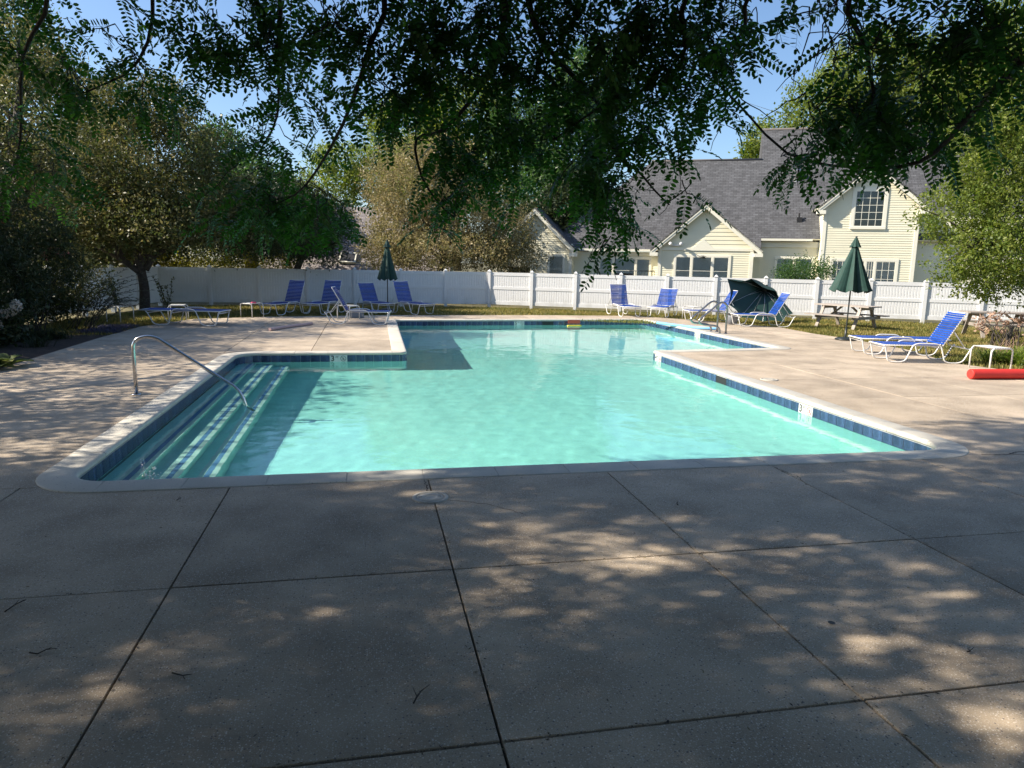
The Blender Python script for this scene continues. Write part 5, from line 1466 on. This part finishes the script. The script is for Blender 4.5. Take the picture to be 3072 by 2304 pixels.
# crate and brush behind the side-on lounger
cr = tag(empty('plastic_crate', (-.35, 24.9, 0), .3), 'grey slotted plastic crate behind the side-on lounger', 'crate')
mb = MB()
for k in range(5): mb.box(-.2, .2, -.16, -.15, .02 + k * .06, .055 + k * .06); mb.box(-.2, .2, .15, .16, .02 + k * .06, .055 + k * .06); mb.box(-.2, -.19, -.15, .15, .02 + k * .06, .055 + k * .06); mb.box(.19, .2, -.15, .15, .02 + k * .06, .055 + k * .06)
for (x, y) in ((-.205, -.165), (.185, -.165), (-.205, .145), (.185, .145)): mb.box(x, x + .02, y, y + .02, 0, .32)
mb.build('slotted_side', M['grey'], cr); mb = MB(); mb.box(-.19, .19, -.15, .15, .01, .02); mb.build('bottom', M['grey'], cr)
br_ = tag(empty('pool_brush', (-.95, 25.6, 0)), 'dark-handled brush with a white head leaning behind the side-on lounger', 'brush')
mb = MB(); mb.tube(smooth_path([(.25, 0, 0.01), (.12, 0, .45), (-.05, 0, .85)], 5), .014, 6); mb.build('handle', M['pole'], br_)
mb = MB(); mb.bar((-.12, 0, .93), (.0, 0, .84), .06, .05); mb.build('brush_head', M['tube'], br_)

# --- umbrellas
def closed_umbrella(x, y, H_, zb, rb, label, tilt=0):
    u = empty('patio_umbrella', (x, y, 0)); tag(u, label, 'umbrella', 'closed dark green patio umbrellas')
    mb = MB(); mb.lathe([(0, 0), (.27, 0), (.27, .03), (.2, .06), (.07, .075), (.05, .09), (.0, .09)], n=24); mb.build('base', M['pole'], u)
    mb = MB(); mb.lathe([(.032, .09), (.032, .34), (.0, .34)], n=10); mb.build('base_socket', M['pole'], u)
    mb = MB(); mb.lathe([(.02, .3), (.02, H_ - .05)], n=10); mb.build('pole', M['pole'], u)
    n_ = 48; prof = []
    vs = []; K = 12
    r_ = random.Random(int(x * 10)); ph = [r_.uniform(.75, 1.15) for _ in range(8)]
    for k in range(K + 1):
        t = k / K; z = H_ - .16 - (H_ - .16 - zb) * t; rad = .045 + (rb - .045) * t ** 1.08
        for j in range(n_):
            th = 2 * pi * j / n_; w8 = th * 8 / (2 * pi); rib = int(w8) % 8; f = abs((w8 % 1) - .5) * 2   # 1 at the ribs, 0 between
            rr_ = rad * (1 - (.30 * ph[rib]) * (1 - f) ** 1.0 * min(1, t * 3)) ; zz = z - (.05 * sin(w8 * pi) ** 2 * 1 if k == K else 0) * 1
            vs.append((rr_ * cos(th), rr_ * sin(th) * .9, zz + (.03 * f if k == K else 0)))
    fs = [(k * n_ + j, k * n_ + (j + 1) % n_, (k + 1) * n_ + (j + 1) % n_, (k + 1) * n_ + j) for k in range(K) for j in range(n_)]
    mb = MB(); mb.add(vs, fs, False); mb.build('canopy', M['umb'], u)
    mb = MB(); vs = []
    for k, (rr_, z) in enumerate(((.03, H_ - .03), (.06, H_ - .09), (.12, H_ - .22), (.15, H_ - .27))):
        for j in range(24): th = 2 * pi * j / 24; vs.append((rr_ * (1 - .12 * (j % 3 == 1)) * cos(th), rr_ * (1 - .12 * (j % 3 == 1)) * sin(th), z - (.02 if (k == 3 and j % 3) else 0)))
    mb.add(vs, [(k * 24 + j, k * 24 + (j + 1) % 24, (k + 1) * 24 + (j + 1) % 24, (k + 1) * 24 + j) for k in range(3) for j in range(24)]); mb.build('vent_cap', M['umb'], u)
    mb = MB(); mb.lathe([(.0, H_ + .02), (.03, H_), (.025, H_ - .04)], n=10); mb.build('finial', M['pole'], u)
    return u
u = closed_umbrella(13.13, 17.75, 2.84, 1.36, .60, 'closed green patio umbrella beside the picnic table at the right'); u.rotation_euler = (0, radians(1.2), .3)
u = closed_umbrella(.80, 28.6, 2.72, 1.2, .40, 'closed dark green patio umbrella among the blue loungers at the left')
# toppled umbrella
tu = tag(empty('toppled_umbrella', (13.5, 23.2, 0)), 'opened dark green umbrella toppled on its side by the sunlit fence', 'umbrella')
Cn = Vector((13.5, 23.2, 0))
A_ = Vector((14.9, 25.0, 1.24)) - Cn
RM = [(12.67, 23.87, 1.52), (12.42, 23.2, .65), (12.73, 22.85, .22), (13.55, 22.78, .08), (14.47, 22.92, .06), (15.16, 23.5, .32), (14.95, 24.35, 1.07), (13.9, 24.4, 1.53)]
RM = [Vector(q) - Cn for q in RM]
for i in range(8):
    a, b = RM[i], RM[(i + 1) % 8]; mb = MB(); K = 6; vs = []; cen = sum(RM, Vector()) / 8
    for k in range(K + 1):
        for j in range(K + 1):
            t, s_ = k / K, j / K; rimp = a.lerp(b, s_); rimp = rimp.lerp(cen, .10 * sin(pi * s_))
            p = A_.lerp(rimp, t); p += (A_ - cen).normalized() * (.16 * sin(pi * t) - .05 * sin(pi * s_) * t); vs.append(p)
    mb.add(vs, [(k * (K + 1) + j, k * (K + 1) + j + 1, (k + 1) * (K + 1) + j + 1, (k + 1) * (K + 1) + j) for k in range(K) for j in range(K)], True); mb.build('canopy_panel', M['umb'], tu)
for i in range(8):
    mb = MB(); c0 = (A_ + (sum(RM, Vector()) / 8 - A_) * .25); mb.tube([c0, A_.lerp(RM[i], .5)], .008, 5); mb.tube([A_, RM[i]], .007, 5); mb.build('rib', M['metalgrey'], tu)
cen = sum(RM, Vector()) / 8; mb = MB(); mb.tube([A_ + (A_ - cen).normalized() * .05, cen + (cen - A_).normalized() * .9], .018, 8); mb.build('pole', M['pole'], tu)
mb = MB(); mb.tube([A_ + (A_ - cen).normalized() * .04, A_ + (A_ - cen).normalized() * .13], [.05, .02], 8); mb.build('finial', M['pole'], tu)
# grey tub under the lounger by the ladder
tb_ = tag(empty('grey_tub', (12.3, 22.6, 0), .4), 'grey plastic tub with tilted lid under the side-on lounger by the ladder', 'tub')
mb = MB(); mb.lathe([(.0, 0), (.16, 0), (.19, .28), (.2, .30), (.18, .28), (.15, .02)], n=18); mb.build('bucket', M['grey'], tb_)
mb = MB(); mb.lathe([(0, 0), (.19, 0), (.19, .02), (0, .03)], n=18); o = mb.build('lid', M['grey'], tb_); o.location = (-.05, 0, .33); o.rotation_euler = (0, .35, 0)

# --- picnic tables
def picnic():
    t = empty('picnic_table'); Lh = .92
    for i in range(5):
        y = -.30 + i * .15; mb = MB(); mb.box(-Lh, Lh, y - .069, y + .069, .71, .748, bev=.004); mb.build('top_plank', M['wood'], t)
    for s_ in (-1, 1):
        for k in (0, 1):
            y = s_ * (.64 + k * .145); mb = MB(); mb.box(-Lh, Lh, y - .068, y + .068, .42, .456, bev=.004); mb.build('bench_plank', M['wood'], t)
    for x in (-.62, .62):
        for s_ in (-1, 1):
            mb = MB(); mb.bar((x, s_ * .62, 0), (x, s_ * .27, .708), .04, .10, (1, 0, 0)); mb.v = [(vx, vy, max(0, vz)) for vx, vy, vz in mb.v]; mb.build('leg', M['wood'], t)
        mb = MB(); mb.box(x + .023, x + .06, -.76, .76, .33, .418); mb.build('bench_support', M['wood'], t)
        mb = MB(); mb.box(x + .023, x + .06, -.36, .36, .62, .708); mb.build('top_support', M['wood'], t)
        mb = MB(); mb.bar((x + (.03 if x < 0 else -.03), 0, .36), (x * .25, 0, .70), .04, .08, (0, 1, 0)); mb.build('brace', M['wood'], t)
    return t
PT = picnic(); PT.location = (16.05, 21.75, gz); PT.rotation_euler = (0, 0, radians(-68)); PT.scale = (1.08, 1.08, 1.08)
tag(PT, 'weathered grey picnic table on the grass between the umbrella and the fence', 'picnic table', 'weathered picnic tables')
P2 = copy_tree(PT); P2.location = (19.0, 18.6, gz); P2.rotation_euler = (0, 0, radians(-20)); tag(P2, 'weathered picnic table half hidden under the leafy tree at the right edge', 'picnic table', 'weathered picnic tables')

# --- rails
hr = tag(empty('stair_handrail', (-3.27, 10.98, 0)), 'curved stainless steel handrail running from the deck down the pool steps', 'handrail')
pts = fillet([(0, 0, .004), (0, 0, .80), (.26, 0, .86), (1.42, 0, .04), (1.60, 0, -.60)], .17, 8)
mb = MB(); mb.tube(pts, .026, 14); mb.build('rail_tube', M['steel'], hr)
mb = MB(); mb.lathe([(.026, .002), (.07, .004), (.075, .012), (.045, .02), (.027, .02)], n=20); mb.build('base_flange', M['steel'], hr)
for k, (yy, lab) in enumerate(((19.50, 'nearer curled steel grab rail at the right edge of the deep end'), (20.05, 'farther curled steel grab rail at the right edge of the deep end'))):
    g = tag(empty('grab_rail', (10.42, yy, 0)), lab, 'grab rail', 'pool grab rails')
    pts = smooth_path([(0, 0, .0), (0, 0, .4), (0, 0, .74), (-.06, 0, .87), (-.17, 0, .92), (-.31, 0, .86), (-.55, 0, .66), (-.80, 0, .47), (-.87, 0, .37), (-.80, 0, .285), (-.62, 0, .25), (-.36, 0, .23), (-.22, 0, .15), (-.19, 0, .0)], 4)
    mb = MB(); mb.tube(pts, .029, 12); mb.build('rail_tube', M['steel2'], g)
    for xx in (0, -.19):
        mb = MB(); mb.lathe([(.024, .0), (.05, .002), (.055, .012), (.028, .02)], (xx, 0, 0), 14); mb.build('base_flange', M['steel'], g)

# --- foam things
def noodle(name, pts, r, mt, label, cat='pool noodle', ridges=False):
    o0 = Vector((pts[0][0], pts[0][1], 0)); q = [Vector(p) - o0 for p in pts]
    mb = MB()
    if ridges:
        ex = smooth_path(q, 1); d = (q[-1] - q[0]); k = int(d.length / .02); pp = [q[0] + d * i / k for i in range(k + 1)]
        mb.tube(pp, [r * (.86 if i in (0, k) else (1.0 if i % 2 else .955)) for i in range(k + 1)], 24)
    else: mb.tube(smooth_path(q, 8), r, 12)
    o = mb.build(name, M[mt]); o.location = o0; return tag(o, label, cat)
noodle('foam_roll', [(10.95, 11.18, .098), (13.3, 11.0, .098)], .095, 'rednoodle', 'thick ribbed red foam roll lying on the right deck', 'foam roll', True)
noodle('pool_noodle', [(9.55, 22.6, .05), (9.95, 21.6, .04), (10.25, 20.8, .045), (10.72, 20.45, .05)], .042, 'bluenoodle', 'bent light blue pool noodle beside the grab rails')
noodle('pool_noodle', [(-2.60, 20.3, .042), (-2.2, 21.2, .042), (-1.62, 22.15, .042)], .042, 'pinknoodle', 'faded pink pool noodle lying on the left deck')
noodle('foam_float', [(6.78, 23.85, WZ + .015), (7.30, 23.9, WZ + .015)], .026, 'yellow', 'yellow foam noodle piece floating at the far wall of the pool', 'float')
kb = tag(empty('red_kickboard', (7.12, 24.23, 0)), 'thin red board standing against the far pool wall above the yellow float', 'kickboard')
mb = MB(); mb.box(-.22, .22, -.05, -.03, -.12, .005); mb.build('foam_board', mat('red_board', (.55, .09, .05), .5, .1, 8), kb)
mb = MB(); mb.add([(-.13, -.05, 0), (.13, -.03, 0), (.10, .06, 0), (-.12, .05, 0), (-.10, -.03, .1), (.08, -.02, .06), (.07, .03, .05), (-.09, .03, .09)], [(0, 1, 5, 4), (1, 2, 6, 5), (2, 3, 7, 6), (3, 0, 4, 7), (4, 5, 6, 7)])
o = mb.build('dark_float', M['dkblue']); o.location = (-.15, 6.86, WZ - .01); tag(o, 'small dark blue float just showing over the near coping', 'float')

# --- skimmer lids
def lid(x, y, r, label):
    l_ = tag(empty('skimmer_lid', (x, y, .0)), label, 'lid', 'round skimmer lids in the deck')
    mb = MB(); mb.lathe([(r, -.02), (r, .006), (r - .02, .010), (r - .035, .006), (r - .035, .003)], n=32); mb.build('lid_ring', M['lid'], l_)
    mb = MB(); mb.lathe([(r - .037, .003), (r - .045, .008), (.11, .009), (.105, .006), (.09, .006), (.085, .010), (.05, .010), (.045, .006), (.03, .006), (.0, .009)], n=32); mb.build('lid_disc', M['lid'], l_)
    for s_ in (-1, 1):
        mb = MB(); mb.box(s_ * (r - .075) - .012, s_ * (r - .075) + .012, -.006, .006, .0085, .0105); mb.build('finger_slot', M['ink'], l_)
lid(.505, 5.86, .155, 'round beige skimmer lid in the near deck over the joint'); lid(7.03, 11.46, .155, 'round pale skimmer lid in the sunny right deck')

# --- debris on the deck
def twig(x, y, L_, a, label, br=3, seed=1):
    r = random.Random(seed); mb = MB()
    pts = [Vector((t * L_ - L_ / 2, r.uniform(-.012, .012), .006 + r.uniform(0, .006))) for t in (0, .3, .6, 1)]
    mb.tube(pts, [.004, .004, .003, .0015], 5)
    for k in range(max(1, br - 2)):
        p = pts[r.randint(1, 2)]; mb.tube([p, p + Vector((r.uniform(.02, .06), r.uniform(-.05, .05), .012))], .002, 4)
    o = mb.build('twig', M['twig']); o.location = (x, y, .002); o.rotation_euler = (0, 0, a); tag(o, label, 'twig', 'fallen twigs on the near deck')
twig(-1.63, 3.73, .12, .3, 'thick broken twig on the shaded near deck at the left', 4, 2)
twig(-2.0, 4.28, .14, 1.3, 'curled twig at the left edge of the near deck', 5, 3)
twig(-1.55, 6.1, .07, 1.2, 'tiny twig on the deck just below the left coping corner', 2, 4)
twig(.22, 3.05, .16, 1.1, 'thin forked twig in the middle of the near left slab', 3, 5)
twig(-.9, 3.4, .1, -.2, 'thin twig touching the joint left of the middle slab', 2, 6)
twig(2.55, 5.4, .09, 1.2, 'short twig near the joint right of the round lid', 3, 7)
twig(3.1, 2.95, .05, .4, 'tiny dark twig stub on the lower right slab', 2, 8)
r = np.random.default_rng(15); k = 900
P_ = np.stack([r.uniform(-4, 8, k), r.uniform(1.4, 6.3, k), np.full(k, .006)], 1)
# more litter gathers in the joints
jx = [-1.2, .53, 2.26, 4.01]; kj = 500
PJ_ = np.stack([np.array(jx)[r.integers(0, 4, kj)] + r.normal(size=kj) * .012, r.uniform(1.2, 6.2, kj), np.full(kj, .004)], 1)
PK_ = np.stack([r.uniform(-4, 6, 500), np.array([2.67, 4.40])[r.integers(0, 2, 500)] + r.normal(size=500) * .012, np.full(500, .004)], 1)
PR_ = np.stack([r.uniform(6.8, 12, 200), r.uniform(7, 16, 200), np.full(200, .006)], 1)
P_ = np.concatenate([P_[:420], PJ_, PK_, PR_]); k = len(P_)
V, F, T = leaves(P_, unit(np.hstack([r.normal(size=(k, 2)), np.zeros((k, 1))])), unit(np.hstack([r.normal(size=(k, 2)) * .3, np.ones((k, 1))])), .012 + .02 * r.random(k), .004 + .006 * r.random(k), r.random(k))
tag(link(bpy.data.objects.new('leaf_litter', np_mesh('leaf_litter', V, F, L_LITTER, T))), 'tiny dry leaflets and seeds scattered over the deck and its joints', 'litter', kind='stuff')
# splash
mb = MB(); r = random.Random(4)
for k in range(46):
    t = r.random(); x, y, z = r.gauss(0, .035) + (t - .5) * .10, r.gauss(0, .03) - (t - .5) * .5, r.uniform(0, .05) * (1 - t)
    s_ = r.uniform(.004, .011); mb.lathe([(0, -s_), (s_, 0), (0, s_)], (x, y, z + .004), 5)
Ms = mat('water_drops', (.8, .85, .86), .1, .02, 5, spec=.8)
o = mb.build('splash', Ms); o.location = (-2.12, 7.35, WZ); tag(o, 'small sparkling splash on the water above the nearest pool step', 'splash', kind='stuff')
# stain
mb = MB(); mb.lathe([(0, .0), (.02, .001)], n=16); o = mb.build('bottle_cap', M['ink']); o.location = (2.57, 3.35, .003); mb = None; tag(o, 'flat dark round disc on the lower right slab', 'disc')
